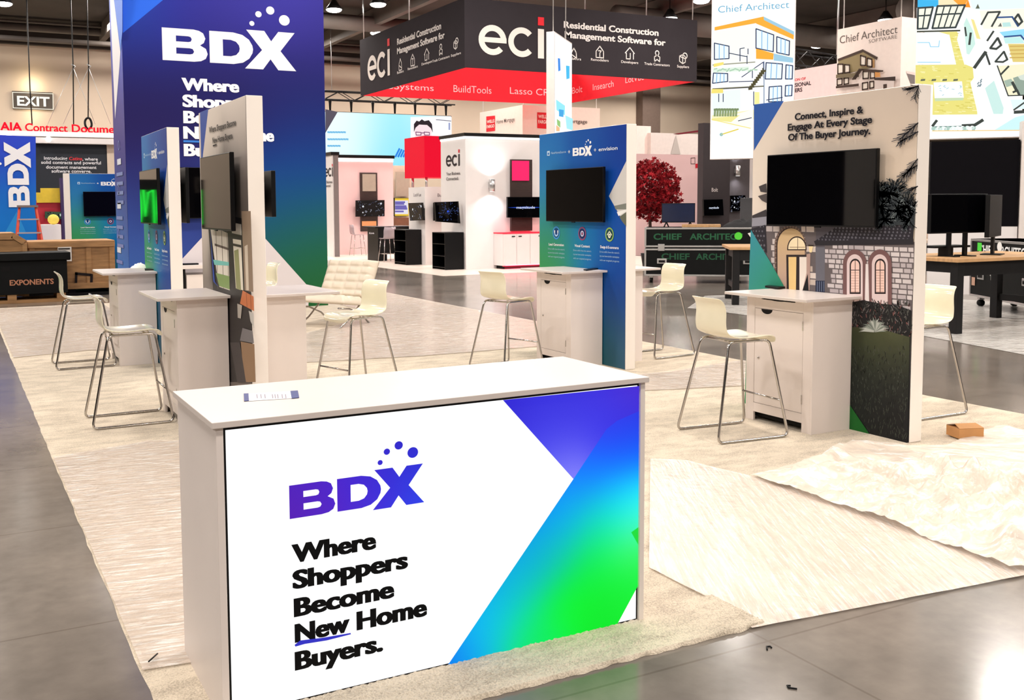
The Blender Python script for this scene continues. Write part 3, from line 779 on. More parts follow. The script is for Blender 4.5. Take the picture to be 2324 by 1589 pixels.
for cx, cy, hd, c0, c1 in ((1263, 529, 'Lead Generation', (20, 60, 120), (70, 150, 230)), (1322, 531, 'Visual Content', (26, 30, 90), (150, 70, 110)), (1384, 533, 'Design & E-commerce', (30, 70, 60), (150, 190, 80))):
    u, v = A.uv(cx, cy)
    A.ring(u, v, .062, .078, 0, 360, c1); A.disc(u, v, .054, c0); A.up()
    if cx == 1263: A.ring(u, v, .025, .045, 180, 360, (170, 210, 250)); A.rect(u-.045, v, u-.025, v+.03, (240, 246, 250)); A.rect(u+.025, v, u+.045, v+.03, (240, 246, 250))
    elif cx == 1322: A.ring(u, v, .018, .034, 0, 360, (200, 205, 230)); A.disc(u, v, .01, (220, 90, 110), 10)
    else: A.stroke([(u-.04, v-.005), (u, v+.035), (u+.04, v-.005)], .012, (235, 240, 220)); A.ring(u, v-.015, .008, .024, 0, 360, (240, 240, 220))
    A.text(hd, u, v-.155, .030, (245, 248, 250), .02, min(.34, .022*len(hd)), 'c')
    for j, tx in enumerate(('Drive traffic from the nation\'s', 'top new home builder marketplace', 'with our targeted programs'))  :
        A.text(tx, u, v-.205-.046*j, .020, (170, 205, 226), 0, .36, 'c')
A.up()
gA = A.build('printed_graphic', tb, PRINT, (XB, 9.51, 0))
def reuse(t, y_scale=1.0):
    o = gA.copy(); COL.objects.link(o); o.parent = t; o.scale.y = y_scale
    return o
X2, X1 = 2.06, 2.10
ta = panel(X1, 11.60, 1.55, 'blue logo kiosk panel close to the tall navy tower\'s corner'); reuse(ta, .885)

# front left kiosk: interior photo print
tc2 = panel(X2, 8.32, 1.60, 'kiosk panel printed with a glazed house interior and small black slogan')
A = Art((X2, 8.32, 0), (0, -1, 0), step=.0003)
A.rect(-.796, .004, .796, 2.646, idw([(A.uv(*p), c) for p, c in (((470, 280), (232, 220, 208)), ((540, 250), (238, 226, 214)), ((545, 330), (196, 184, 176)), ((480, 350), (206, 194, 184)), ((550, 420), (90, 84, 82)), ((555, 460), (120, 110, 102)), ((520, 440), (60, 54, 52)), ((565, 370), (120, 110, 106)), ((568, 430), (66, 60, 58)), ((572, 490), (84, 74, 66)), ((540, 345), (150, 140, 134)), ((560, 300), (214, 202, 192)))]), 4)  # dark anchors beside the screen mix print tone with painted television shadow
A.pp([(454, 256), (473, 248), (461, 350), (457, 400), (456, 330)], (46, 80, 166))
A.pp([(470, 480), (566, 500), (576, 868), (500, 868)], (40, 36, 36))
A.pp([(477, 512), (517, 530), (522, 660), (498, 652), (486, 580)], (226, 218, 204))
for x in (490, 503, 515): A.sp([(x, 520), (x+5, 655)], .016, (104, 92, 84))
A.sp([(488, 556), (518, 566)], .02, (110, 96, 88)); A.up()
A.pp([(484, 590), (520, 596), (520, 604), (487, 602)], (120, 196, 186)); A.pp([(490, 620), (521, 628), (522, 658), (498, 650)], (132, 158, 96))
A.pp([(525, 505), (548, 510), (549, 535), (527, 530)], (226, 220, 210)); A.pp([(529, 543), (548, 546), (553, 660), (536, 655)], (238, 230, 212))
A.pp([(532, 570), (542, 566), (548, 660), (537, 656)], (150, 152, 104)); A.sp([(530, 556), (548, 560)], .02, (60, 50, 46)); A.up()
A.pp([(549, 480), (570, 480), (576, 664), (556, 660)], (150, 128, 108)); A.pp([(556, 560), (563, 556), (566, 660), (560, 660)], (222, 206, 186))
A.pp([(478, 520), (485, 640), (497, 652), (489, 640)], (40, 70, 160))
A.pp([(552, 660), (577, 674), (578, 707), (546, 690)], (206, 120, 74)); A.sp([(560, 664), (562, 698)], .012, (150, 80, 50)); A.sp([(570, 670), (571, 703)], .012, (150, 80, 50)); A.up()
A.pp([(540, 690), (551, 694), (548, 724), (541, 722)], (176, 168, 158)); A.pp([(566, 706), (577, 712), (578, 745), (570, 730)], (200, 196, 190))
A.pp([(552, 745), (575, 752), (578, 780), (546, 774)], (120, 116, 118)); A.pp([(548, 776), (579, 782), (582, 868), (556, 868)], (152, 120, 90)); A.pp([(524, 778), (546, 778), (560, 868), (540, 868)], (70, 64, 64))
for s, p0, p1 in (('Where Shoppers Become', (476, 303), (537, 285)), ('New Home Buyers.', (484, 328), (530, 313))): A.tp(s, p0, p1, 14, (24, 22, 26), .02)
A.sp([(485, 332), (493, 329)], .012, (24, 22, 26))
A.build('printed_graphic', tc2, PRINT, (X2, 8.32, 0))

television(XF, 5.795, 1.905, 1.12, .60, 'black wall television over the podium on the palm-tree kiosk')
television(XB, 9.52, 1.905, 1.16, .61, 'black wall television on the blue kiosk panel facing the white red-cube booth')
television(X2, 8.22, 1.92, 1.02, .62, 'glossy wall television on the kiosk panel with the house interior print')
television(X1, 11.53, 1.92, 1.08, .61, 'wall television reflecting neon green on the blue kiosk panel by the tower corner')
television(X2+.132, 8.05, 1.90, 1.1, .36, 'wall television seen edge-on behind the interior-print kiosk\'s white post', PI)
television(X1+.132, 11.35, 1.93, 1.1, .60, 'wall television seen edge-on behind the rear blue kiosk\'s white post', PI)

podium(XF, 5.85, 'white podium with a door under the palm-tree kiosk television')
podium(XB, 9.40, 'white podium with a door under the blue kiosk television nearest the red maple')
podium(X2, 8.54, 'white podium with black slot cut in its door beside the counter\'s rear')
podium(X1, 12.0, 'white podium with a crumpled white cloth on its top')
podium(X2+.132, 8.42, 'white podium on the tower-facing side of the interior-print kiosk', PI, top=.78, d=.5)
podium(XB+.132, 9.42, 'white podium half hidden behind the blue kiosk\'s white post, facing the road cases', PI, top=.62)

# small things on the podiums
def slab(a, px, z, h, m, name, label, cat, grp=None):
    pts = [at(*p, 'z', z) for p in px]; c = sum(pts, Vector())/len(pts)
    return tag(MB().prism(pts, (0, 0, h), m).build(name, None, c, .002), label, cat, grp)
slab(0, ((1736, 653), (1766, 657), (1789, 654), (1762, 648)), 1.0715, .018, black, 'tablet_keyboard', 'black remote keyboard lying on the palm-tree kiosk podium', 'keyboard')
slab(0, ((1324, 613.5), (1352, 609.5), (1358, 611), (1330, 615)), 1.0715, .012, black, 'tablet', 'slim black tablet lying on the podium at the blue kiosk nearest the red maple', 'tablet')
slab(0, ((328, 611), (371, 610.5), (372, 613), (329, 614)), 1.0715, .012, black, 'tablet', 'slim black tablet lying beside the crumpled white cloth', 'tablet')
b = MB(); cc = at(317, 607.5, 'z', 1.072); cv = []
for j in range(7):
    for i in range(13):
        a = 2*PI*i/12; r = (1-j/6)
        cv.append(cc+Vector((.11*r*math.cos(a)+.01*noise.noise(Vector((i, j, 1))), .15*r*math.sin(a), .06*(1-r**2)*(.8+.5*noise.noise(Vector((i*.7, j*.9, 2)))))))
b.add(cv, [(j*13+i, j*13+i+1, (j+1)*13+i+1, (j+1)*13+i) for j in range(6) for i in range(12)], mat('white_cloth', (246, 242, 238), .8, var=.03), True)
tag(b.build('folded_cloth', None, cc), 'crumpled white cloth left on the rear podium top', 'cloth')

# stools ------------------------------------------------------------------
def fillet(pts, r, n=5):
    out = []; N = len(pts)
    for i in range(N):
        p = Vector(pts[i]); a = Vector(pts[i-1]); b = Vector(pts[(i+1) % N])
        u = (a-p).normalized(); v = (b-p).normalized(); L = min(r, (a-p).length*.45, (b-p).length*.45)
        s, e = p+u*L, p+v*L
        for k in range(n+1):
            f = k/n; out.append(s*(1-f)**2+p*2*f*(1-f)+e*f*f)
    return out
st = thing('bar_stool', 'cream bar stool at the podium beside the counter\'s plain white end', 'bar stool', (1.29, 8.61, 0), 0, 'cream plastic bar stools around the podiums')
prof = [(.265, .715, .17), (.255, .752, .19), (.225, .774, .2), (.15, .778, .205), (.05, .770, .21), (-.06, .768, .21), (-.14, .776, .207), (-.195, .800, .2), (-.225, .845, .195), (-.232, .90, .192), (-.225, .96, .19), (-.230, 1.02, .187), (-.252, 1.065, .183), (-.285, 1.085, .178)]
b = MB(); vs = []; nw = 9
for k, (x, z, hw) in enumerate(prof):
    for j in range(nw):
        s = -1+2*j/(nw-1); dish = .014*(s*s)
        vs.append((x+(dish*1.3 if k > 7 else 0), s*hw, z+(dish if k <= 7 else 0)))
b.add(vs, [(k*nw+j, k*nw+j+1, (k+1)*nw+j+1, (k+1)*nw+j) for k in range(len(prof)-1) for j in range(nw-1)], shellm, True)
sh = b.build('seat_shell', st)
m_ = sh.modifiers.new('thick', 'SOLIDIFY'); m_.thickness = .012; m_.offset = 0
m_ = sh.modifiers.new('round', 'SUBSURF'); m_.levels = 1; m_.render_levels = 2
for s in (-1, 1):
    MB().tube(fillet([(-.17, s*.17, .752), (-.325, s*.262, .013), (.325, s*.262, .013), (.205, s*.17, .752)], .05), .0105, chrome, 10, True).build('side_frame', st)
MB().cyl((.278, -.229, .285), (.278, .229, .285), .008, chrome, 10).build('footrest', st)
b = MB(); b.cyl((-.12, -.17, .748), (-.12, .17, .748), .009, chrome, 8); b.build('crossbar', st)
b = MB(); b.cyl((.14, -.17, .748), (.14, .17, .748), .009, chrome, 8); b.build('crossbar', st)
for x, y, rz, lb in ((1.31, 11.93, 0, 'cream bar stool at the podium nearest the black shipping case'),
                     (5.40, 5.82, -.09, 'cream bar stool in front of the palm-tree kiosk podium'),
                     (5.43, 9.38, .30, 'cream bar stool facing the blue kiosk podium, seen against the dark aisle'),
                     (3.43, 8.76, PI+.3, 'cream bar stool in front of the tufted lounge chair, turned towards the interior-print kiosk'),
                     (7.50, 9.33, PI+.09, 'cream bar stool standing in front of the black road cases'),
                     (7.33, 5.69, PI, 'cream bar stool half hidden by the palm-tree kiosk\'s white post'),
                     (3.45, 12.3, PI+.1, 'cream bar stool with only its back showing before the white triangle of the tower print')):
    dup(st, (x, y, 0), rz, lb)

# small cardboard box
o = Vector((6.86, 4.88, .012)); t = thing('cardboard_box', 'small brown cardboard box on the carpet by the crumpled film', 'box', o, -.35)
MB().box((-.10, -.08, 0), (.10, .08, .075), cardboard).build('carton', t, (0, 0, 0), .002)
b = MB(); b.prism([(-.10, -.08, .076), (.10, -.08, .076), (.085, .0, .098), (-.085, .0, .098)], (0, 0, .003), cardboard); b.build('flap', t)
b = MB(); b.prism([(-.10, .08, .076), (.10, .08, .076), (.085, .005, .096), (-.085, .005, .096)], (0, 0, .003), cardboard); b.build('flap', t)

# tower -------------------------------------------------------------------
TY = 17.0
t = thing('display_tower', 'tall navy tower with white logo letters and slogan rising to the roof', 'tower', (4.37, TY, 0))
o = Vector((4.37, TY, 0))
MB().box((2.63, TY, 0), (6.10, 18.25, 6.9), mat('navy_fabric', (40, 34, 120), .7, var=.05)).build('tower_body', t, o)
A = Art((2.63, TY, 0), (1, 0, 0), step=.0008)
fn = idw([(A.uv(*p), c) for p, c in (((285, 10), (32, 76, 188)), ((300, 120), (24, 30, 120)), ((420, 10), (32, 33, 152)), ((510, 5), (67, 60, 171)), ((600, 10), (44, 40, 152)), ((680, 5), (67, 59, 171)), ((725, 60), (40, 35, 128)),  # paler top anchors paint the spotlights' glow into the print colour
    ((500, 60), (33, 28, 120)), ((300, 220), (25, 14, 76)), ((300, 330), (30, 19, 86)), ((500, 180), (25, 19, 86)), ((700, 180), (27, 22, 99)), ((600, 260), (24, 27, 102)), ((720, 280), (19, 40, 112)), ((690, 360), (9, 54, 138)), ((720, 430), (5, 75, 149)), ((650, 440), (5, 63, 144)),
    ((300, 430), (37, 48, 118)), ((300, 520), (46, 75, 153)), ((310, 600), (59, 100, 171)), ((640, 500), (12, 79, 135)), ((700, 500), (19, 93, 117)), ((735, 530), (27, 100, 81)), ((650, 570), (21, 97, 86)), ((690, 570), (34, 106, 55)), ((735, 600), (27, 93, 36)), ((690, 640), (27, 90, 32)), ((430, 480), (45, 55, 135)))], 2.8)
A.rect(.0, .0, 3.47, 6.9, fn, 5)
A.pp([(278, -40), (410, -40), (370, 0), (279, 75)], lambda u, v: (42, 108, 240), 1)
A.pp([(530, 461), (700, 651), (700, 700), (360, 700), (360, 646)], idw([(A.uv(450, 600), (228, 220, 222)), (A.uv(660, 640), (214, 206, 208))]), 2)
u0, v0 = A.uv(369, 136); u1, _ = A.uv(672, 160); h = A.uv(367, 62)[1]-v0
bdx(A, u0, v0, h, (252, 252, 255), (u1-u0)/4.05/h)
for s, p0, p1 in (('Where', (412, 204), (543, 209)), ('Shoppers', (414, 240), (594, 250)), ('Become', (416, 277), (575, 285)), ('New', (416, 313), (512, 317)), ('Home', (530, 318), (622, 321)), ('Buyers.', (417, 351), (556, 358))):
    A.tp(s, p0, p1, 28, (250, 250, 255), .056)
A.pp([(416, 318), (512, 322), (512, 325), (416, 323)], (60, 130, 220))
A.build('front_graphic', t, PRINT, o)
A = Art((2.63, TY, 0), (0, -1, 0), step=.003)
A.rect(-1.25, 0, 0, 6.9, idw([(A.uv(265, 620), (84, 150, 214)), (A.uv(265, 520), (66, 96, 176)), (A.uv(268, 350), (58, 40, 120)), (A.uv(268, 260), (70, 60, 140)), (A.uv(270, 100), (84, 110, 230))]), 4)
A.pp([(248, -60), (252, -60), (274, 118), (272, 150), (262, 270)], (248, 246, 250)); A.pp([(252, -60), (279, -60), (279, 70), (275, 118)], (44, 120, 236))
for y in (330, 430, 530):
    u, v = A.uv(271, y); A.ring(u, v, .06, .085, 0, 360, (120, 130, 190)); u, v = A.uv(272, y+37); A.rect(u-.22, v-.05, u+.2, v+.05, (225, 228, 240), up=False)
    for j in range(4): A.rect(u-.34, v-.24-.16*j, u+.34, v-.18-.16*j, (130, 140, 196), up=False)
A.build('side_graphic', t, PRINT, o)
television(3.44, TY-.026, 2.04, .9, .86, 'black television on the navy tower\'s face between the two nearer kiosks', PI/2)
# low white stand before the tower
o = Vector((3.62, 16.55, 0)); t = thing('low_stand', 'low white stand with a black side frame at the navy tower\'s foot', 'stand', o)
MB().box((3.30, 16.2, .80), (3.98, 16.9, .86), white).build('stand_top', t, o, .004)
MB().box((3.34, 16.3, .10), (3.40, 16.88, .80), black).build('side_frame', t, o)
MB().box((3.30, 16.25, .0), (4.0, 16.88, .10), black).build('plinth', t, o)
MB().box((3.41, 16.25, .10), (3.92, 16.88, .70), white).build('drawer_box', t, o, .003)
MB().box((3.36, 16.3, .862), (3.62, 16.42, .885), black).build('remote_control', None).update_tag()
tag(bpy.data.objects['remote_control'], 'black remote control on the low white stand', 'remote control')

# tufted lounge chair
o = Vector((5.15, 14.15, 0)); t = thing('lounge_chair', 'ivory tufted lounge chair leaning back by the tower\'s green foot', 'lounge chair', o, math.atan2(-.55, -.83))
def tuft(w, l, nw, nl, mt):
    """padded cushion, thickness up +z; l along x"""
    b = MB(); NX, NY = nl*8, nw*8; vs = []; fs = []
    for j in range(NY+1):
        for i in range(NX+1):
            u, v = i/8, j/8; fx, fy = abs(math.sin(PI*u)), abs(math.sin(PI*v))
            e = min(1, min(i, NX-i, j, NY-j)/3)
            vs.append((-l/2+l*i/NX, -w/2+w*j/NY, .075*e**.5+.028*(fx*fy)**.35*e))
    n = len(vs)
    vs += [(p[0], p[1], -.03) for p in vs]
    for j in range(NY):
        for i in range(NX):
            a = j*(NX+1)+i; fs.append((a, a+1, a+NX+2, a+NX+1))
    ring = [i for i in range(NX+1)]+[j*(NX+1)+NX for j in range(1, NY+1)]+[NY*(NX+1)+i for i in range(NX-1, -1, -1)]+[j*(NX+1) for j in range(NY-1, 0, -1)]
    for k in range(len(ring)):
        a, c2 = ring[k], ring[(k+1) % len(ring)]; fs.append((a, n+a, n+c2, c2))
    fs.append([n+i for i in ring])
    return b.add(vs, fs, mt, True)
s_ = tuft(.92, .62, 4, 3, leather).build('seat_cushion', t); s_.location = (.06, 0, .36); s_.rotation_euler = (0, math.radians(-8), 0)
s_ = tuft(.92, .66, 4, 5, leather).build('back_cushion', t); s_.location = (-.42, 0, .66); s_.rotation_euler = (0, math.radians(62), 0)
for s in (-1, 1):
    b = MB(); b.tube([(.38, s*.38, .30), (.1, s*.38, .27), (-.2, s*.38, .16), (-.42, s*.38, .0)], .014, chrome, 8); b.tube([(.36, s*.38, 0), (.1, s*.38, .12), (-.22, s*.38, .34), (-.62, s*.38, .92)], .014, chrome, 8)
    b.build('leg', t)

# ================================================================== what stands behind the booth
def P3(px, y): return at(*px, 'y', y)
def boxpx(x0, x1, yt, yb, y, d, m, name, label=None, cat=None, group=None, ground=False, parent=None, off=None, bevel=0):
    """upright box whose front (y = const) spans these pixels"""
    a = at(x0, (yt+yb)/2, 'y', y); b = at(x1, (yt+yb)/2, 'y', y)
    xm = (x0+x1)/2; zt = at(xm, yt, 'y', y).z; zb = 0 if ground else at(xm, yb, 'y', y).z
    mb = MB().box((a.x, y, zb), (b.x, y+d, zt), m)
    if parent is not None: return mb.build(name, parent, off, bevel)
    o = mb.build(name, None, ((a.x+b.x)/2, y+d/2, zb), bevel)
    return tag(o, label, cat, group) if label else o
def root(name, label, cat, p, group=None, rz=0): return thing(name, label, cat, p, rz, group), Vector(p)
def text3(A, s, u, v, cap, w, depth, m, bold=.0):
    """raised letters"""
    vs, fs, x0, x1 = text_mesh(s, bold); ky = cap/CAPH; kx = w/(x1-x0) if w else ky
    f = [A.o+A.U*(u+(x-x0)*kx)+A.V*(v+y*ky) for x, y in vs]; n = len(f)
    ed = {}
    for t in fs:
        for i in range(len(t)):
            e = (t[i], t[(i+1) % len(t)]); k = tuple(sorted(e)); ed.setdefault(k, []).append(e)
    sd = [(e[0][0], e[0][1], e[0][1]+n, e[0][0]+n) for e in ed.values() if len(e) == 1]
    return MB().add(f+[p+A.n*depth for p in f], [t[::-1] for t in fs]+[tuple(i+n for i in t) for t in fs]+sd, m)
glow_red = mat('red_neon_letters', (250, 14, 44), .5, emit=1.0, var=.0)
glow_white = mat('white_light_strip', (255, 252, 246), .5, emit=2.2)
glow_pink = mat('pink_light_box', (255, 44, 110), .5, emit=.95)
glow_redbox = mat('red_light_box', (250, 8, 48), .5, emit=.85)
glow_lamp = mat('lamp_lens', (255, 252, 245), .4, emit=14)

# hall wall: exit sign
YW = 44.9
t, o = root('exit_sign', 'dark lit exit sign high on the beige hall wall', 'exit sign', at(74, 228, 'y', YW))
boxpx(28.5, 120, 208, 248.5, YW, .09, mat('exit_face', (74, 66, 58), .5, var=.05), 'housing', parent=t, off=o)
A = Art((o.x, YW, o.z), (1, 0, 0), step=.02)
for a, b in (((28.5, 209.5), (120, 213)), ((120, 213), (120.5, 248.5)), ((120.5, 248.5), (30, 245)), ((30, 245), (28.5, 209.5))): A.sp([a, b], .03, (255, 246, 226))
A.tp('EXIT', (39, 238.5), (113, 242), 22, (255, 252, 240), .03); A.build('lettering', t, BACKLIT, o)
for dz in (.6, -.55):
    ld = bpy.data.lights.new('exit_glow', 'POINT'); ld.energy = 26 if dz > 0 else 12; ld.color = (1, .84, .55); ld.shadow_soft_size = .12
    lo = bpy.data.objects.new('exit_glow', ld); lo.location = (o.x, YW-.35, o.z+dz); COL.objects.link(lo)

# roof steelwork over the wall
def pipe(px0, px1, y, r, n, m=beamm):
    a, b = at(*px0, 'y', y), at(*px1, 'y', y); z = (a.z+b.z)/2
    struct(MB().cyl((-28, y, z), (88, y, z), r, m, 10).build('trim_%d' % n))
pipe((0, 60), (250, 74), 43.5, .16, 2); pipe((0, 47), (250, 61), 43.2, .05, 3); pipe((0, 87), (250, 103), 44.2, .07, 4)
pipe((742, 132), (828, 136), 42.6, .10, 5)
for k, (x, y0, y1) in enumerate(((6, 20, 44), (15, 22, 44), (24, 18, 44), (33, 14, 44), (43, 10, 44), (54, 6, 44))):
    struct(MB().box((x-.12, y0, 8.75), (x+.12, y1, 9.38), beamm).build('trim_%d' % (6+k)))
for k, (y, x0, x1, r, z) in enumerate(((30, 22, 60, .45, 8.6), (36, 10, 60, .3, 8.8), (24, 30, 70, .5, 8.5))):
    struct(MB().cyl((x0, y, z), (x1, y, z), r, beamm, 16).build('trim_%d' % (12+k)))

def truss(name, label, p0, p1, s=.3, m=steel, posts=()):
    p0, p1 = Vector(p0), Vector(p1); d = (p1-p0); n = max(2, int(d.length/.6)); e = d.normalized(); q = Vector((-e.y, e.x, 0))*s/2; w = Vector((0, 0, s/2))
    t, o = root(name, label, 'truss', (p0+p1)/2)
    b = MB()
    for a in (1, -1):
        for c in (1, -1): b.tube([p0+q*a+w*c, p1+q*a+w*c], .028, m, 6)
    b.build('chord_frame', t, o)
    b = MB()
    for i in range(n):
        a, c = p0+d*i/n, p0+d*(i+1)/n
        k = 1 if i % 2 else -1
        for sg in (1, -1): b.tube([a+q*sg+w*k, c+q*sg-w*k], .016, m, 5)
        b.tube([a+q+w*k, c-q+w*k], .016, m, 5)
    b.build('lattice', t, o)
    for f in (.06, .94):
        p = p0+d*f; MB().cyl((p.x, p.y, p.z+s/2), (p.x, p.y, 9.4), .015, alu, 6).build('cable', t, o)
    return t
# led wall with truss
YL = 38.0
a, b_ = at(736, 206, 'y', YL), at(1031, 228, 'y', YL)
truss('lighting_truss', 'black lighting truss carrying the wide bright screen', (a.x, YL+.1, a.z-.17), (b_.x, YL+.1, a.z-.17), .34)
t, o = root('led_screen', 'wide bright cyan and white screen with a man in glasses', 'screen', at(880, 300, 'y', YL))
zt = at(742, 252.5, 'y', YL).z; zb = at(742, 380, 'y', YL).z; xl, xr = at(700, 300, 'y', YL).x, at(1025, 300, 'y', YL).x
MB().box((xl, YL+.01, zb), (xr, YL+.18, zt), black).build('screen_cabinet', t, o)
A = Art((xl, YL, 0), (1, 0, 0), step=.012)
A.rect(.03, zb+.03, xr-xl-.03, zt-.02, idw([(A.uv(*p), c) for p, c in (((770, 270), (242, 254, 255)), ((745, 330), (228, 249, 255)), ((820, 300), (226, 250, 255)), ((870, 290), (190, 242, 252)), ((915, 280), (140, 232, 250)), ((900, 330), (120, 222, 246)), ((925, 350), (150, 226, 250)), ((985, 280), (255, 255, 255)), ((1015, 320), (250, 250, 255)))]), 4)
A.pp([(738, 248), (766, 254), (738, 302)], (84, 78, 92))
A.pp([(931, 266), (1024, 266), (1024, 400), (931, 400)], (254, 252, 255))
for y, x1 in ((300, 782), (316, 790), (331, 772)):
    for x in range(743, x1, 6): A.sp([(x, y), (x+4, y+.6)], .07, (110, 184, 226))
A.pp([(940, 280), (950, 276), (970, 277), (979, 284), (978, 320), (960, 332), (944, 322), (939, 300)], (246, 222, 226))
A.pp([(938, 300), (938, 282), (944, 274), (950, 276), (956, 271), (962, 275), (972, 273), (979, 282), (981, 302), (977, 292), (968, 284), (950, 283), (942, 290)], (34, 26, 34))
for x in (948, 967): A.stroke([A.uv(*p) for p in ((x-6, 300), (x+6, 301), (x+6, 307), (x-5, 307))], .035, (120, 70, 110), True)
A.sp([(954, 302), (961, 302)], .035, (120, 70, 110)); A.sp([(988, 272), (1022, 275)], .03, (90, 90, 110)); A.sp([(1018, 280), (1018, 294)], .08, (150, 160, 200))
for k in range(4): A.sp([(896+6*k, 356), (905+5*k, 338+2*k)], .08, (40, 130, 225))
A.build('picture', t, BACKLIT, o)
for i, x in enumerate((749, 797, 846, 896, 942, 988, 1012)):
    p = at(x, 232, 'y', YL+.1); zz = zt
    b = MB(); b.tube([(p.x, YL+.1, zz+.02), (p.x, YL+.1, zz+.35), (p.x, YL+.1, a.z-.34)], .035, black, 6, r1=.075); b.build('hanger', t, o)

# eci hanging ring sign
SX0, SX1, SY0, SY1, SZ0, SZ1 = 12.62, 20.66, 24.0, 31.6, 5.53, 7.38
t, o = root('hanging_sign', 'huge charcoal square ring sign with red inside hanging over the red-cube booth', 'hanging sign', (16.6, 27.8, SZ0))
b = MB()
b.box((SX0, SY0, SZ0), (SX1, SY0+.08, SZ1), sign_dk); b.box((SX0, SY0+.08, SZ0), (SX0+.08, SY1, SZ1), sign_dk)
b.build('charcoal_ring', t, o)
b = MB(); b.box((SX0+.08, SY1-.08, SZ0), (SX1, SY1, SZ1), redm); b.box((SX1-.08, SY0+.08, SZ0), (SX1, SY1-.08, SZ1), redm)
b.build('red_inner_face', t, o)
def signface(mk, pe, pes, tl, icons):
    A = mk(); u0, v0 = A.uv(*pe); x = A.uv(pe[0], pe[1]-pes[1])[1]-v0; u1, _ = A.uv(*pes[0])
    eci(A, u0, v0, x, (250, 240, 232), sx=(u1-u0)/(x*2.39)); A.build('logo', t, PRINT, o)
    for s, p0, p1, cap in tl: A = mk(); A.tp(s, p0, p1, cap, (248, 240, 236), .032).build('lettering', t, PRINT, o)
    for (cx, cy), r, nm, kind, hw in icons:
        A = mk(); u, v = A.uv(cx, cy); k = A.uv(cx, cy-r)[1]-v; w = .03; c = (246, 238, 234)
        if kind == 0: A.stroke([(u-.8*k, v-k), (u-.8*k, v+.1*k), (u, v+k), (u+.8*k, v+.1*k), (u+.8*k, v-k)], w, c, True); A.stroke([(u-.3*k, v+.2*k), (u+.3*k, v+.2*k), (u, v-.2*k), (u, v-.8*k)], w, c)
        elif kind == 1: A.stroke([(u-k, v), (u, v+k), (u+k, v)], w, c); A.stroke([(u-.75*k, v), (u-.75*k, v-k), (u+.1*k, v-k), (u+.1*k, v)], w, c); A.stroke([(u+.8*k, v), (u+.8*k, v-k)], w, c)
        elif kind == 2: A.ring(u, v+.5*k, .3*k, .3*k+w, 0, 360, c); A.stroke([(u-.55*k, v-k), (u-.6*k, v-.2*k), (u, v+.15*k), (u+.6*k, v-.2*k), (u+.55*k, v-k), (u, v-.6*k)], w, c, True)
        elif kind == 3: A.stroke([(u-.8*k, v-.5*k), (u-.8*k, v+.4*k), (u, v+.7*k), (u+.5*k, v+.3*k), (u+.5*k, v-.6*k), (u-.1*k, v-.9*k)], w, c, True); A.stroke([(u-.8*k, v+.4*k), (u-.1*k, v+.1*k), (u-.1*k, v-.9*k)], w, c); A.ring(u+.4*k, v+.5*k, .4*k, .4*k+w, 0, 360, c)
        else: A.stroke([(u-.6*k, v-k), (u-.6*k, v), (u, v+k), (u+.5*k, v+.2*k), (u+.6*k, v-k)], w, c, True); A.stroke([(u-.6*k, v-.1*k), (u+.5*k, v-.7*k)], w, c)
        q = A.uv(*nm[1]); A.text(nm[0], u, q[1], A.uv(nm[1][0], nm[1][1]-nm[2])[1]-q[1], (244, 236, 232), .012, hw, 'c')
        A.build('icon', t, PRINT, o)
signface(lambda: Art((SX0, SY0, 0), (1, 0, 0), step=.008), (1086, 123), ((1234, 130), 69), [('Residential Construction', (1279, 62), (1494, 82), 15), ('Management Software for', (1281, 86), (1510, 103), 15)],
         [((1302, 122), 13, ('Builders', (1300, 136), 6), 4, .5), ((1361, 118), 13, ('Remodelers', (1361, 139), 6), 0, .62), ((1429, 121), 13, ('Developers', (1429, 144), 6), 1, .62), ((1491, 127), 13, ('Trade Contractors', (1491, 149), 6), 2, .95), ((1550, 133), 13, ('Suppliers', (1550, 154), 6), 3, .46)])
signface(lambda: Art((SX0, SY0, 0), (0, -1, 0), step=.008), (835, 186), ((886, 176), 57), [('Residential Construction', (902, 101), (1002, 66), 14), ('Management Software for', (902, 123), (1010, 86), 14)],
         [((909, 146), 13, ('Builders', (909, 166), 6), 4, .5), ((937, 136), 13, ('Remodelers', (938, 156), 6), 0, .72), ((969, 123), 13, ('Developers', (970, 145), 6), 1, .72), ((1001, 112), 13, ('Trade Contractors', (1002, 136), 6), 2, 1.1), ((1035, 100), 13, ('Suppliers', (1035, 126), 6), 3, .6)])
A = Art((SX0, SY1-.08, 0), (1, 0, 0), step=.008)
for s, p0, p1, c in (('IBSystems', (872, 204), (984, 204), 15), ('BuildTools', (1029, 210), (1115, 212), 17), ('Lasso CRM', (1157, 214), (1262, 217), 16)): A.tp(s, p0, p1, c, (255, 196, 200), -.004)
A.build('inner_print', t, PRINT, o)
A = Art((SX1-.08, SY1, 0), (0, -1, 0), step=.008)
for s, p0, p1, c in (('Bolt', (1299, 213), (1322, 209), 15), ('Insearch', (1346, 206), (1393, 196), 15), ('LotVue', (1420, 190), (1462, 180), 15)): A.tp(s, p0, p1, c, (255, 196, 200), -.004)
A.build('inner_print', t, PRINT, o)
for x, y in ((SX0+.1, SY0+.1), (16.6, SY0+.1), (SX1-.1, SY0+.1), (SX0+.1, SY1-.1), (SX0+.1, 27.8), (18.8, SY0+.1)):
    MB().cyl((x, y, SZ1-.02), (x, y, 9.4), .018, alu, 6).build('cable', t, o)

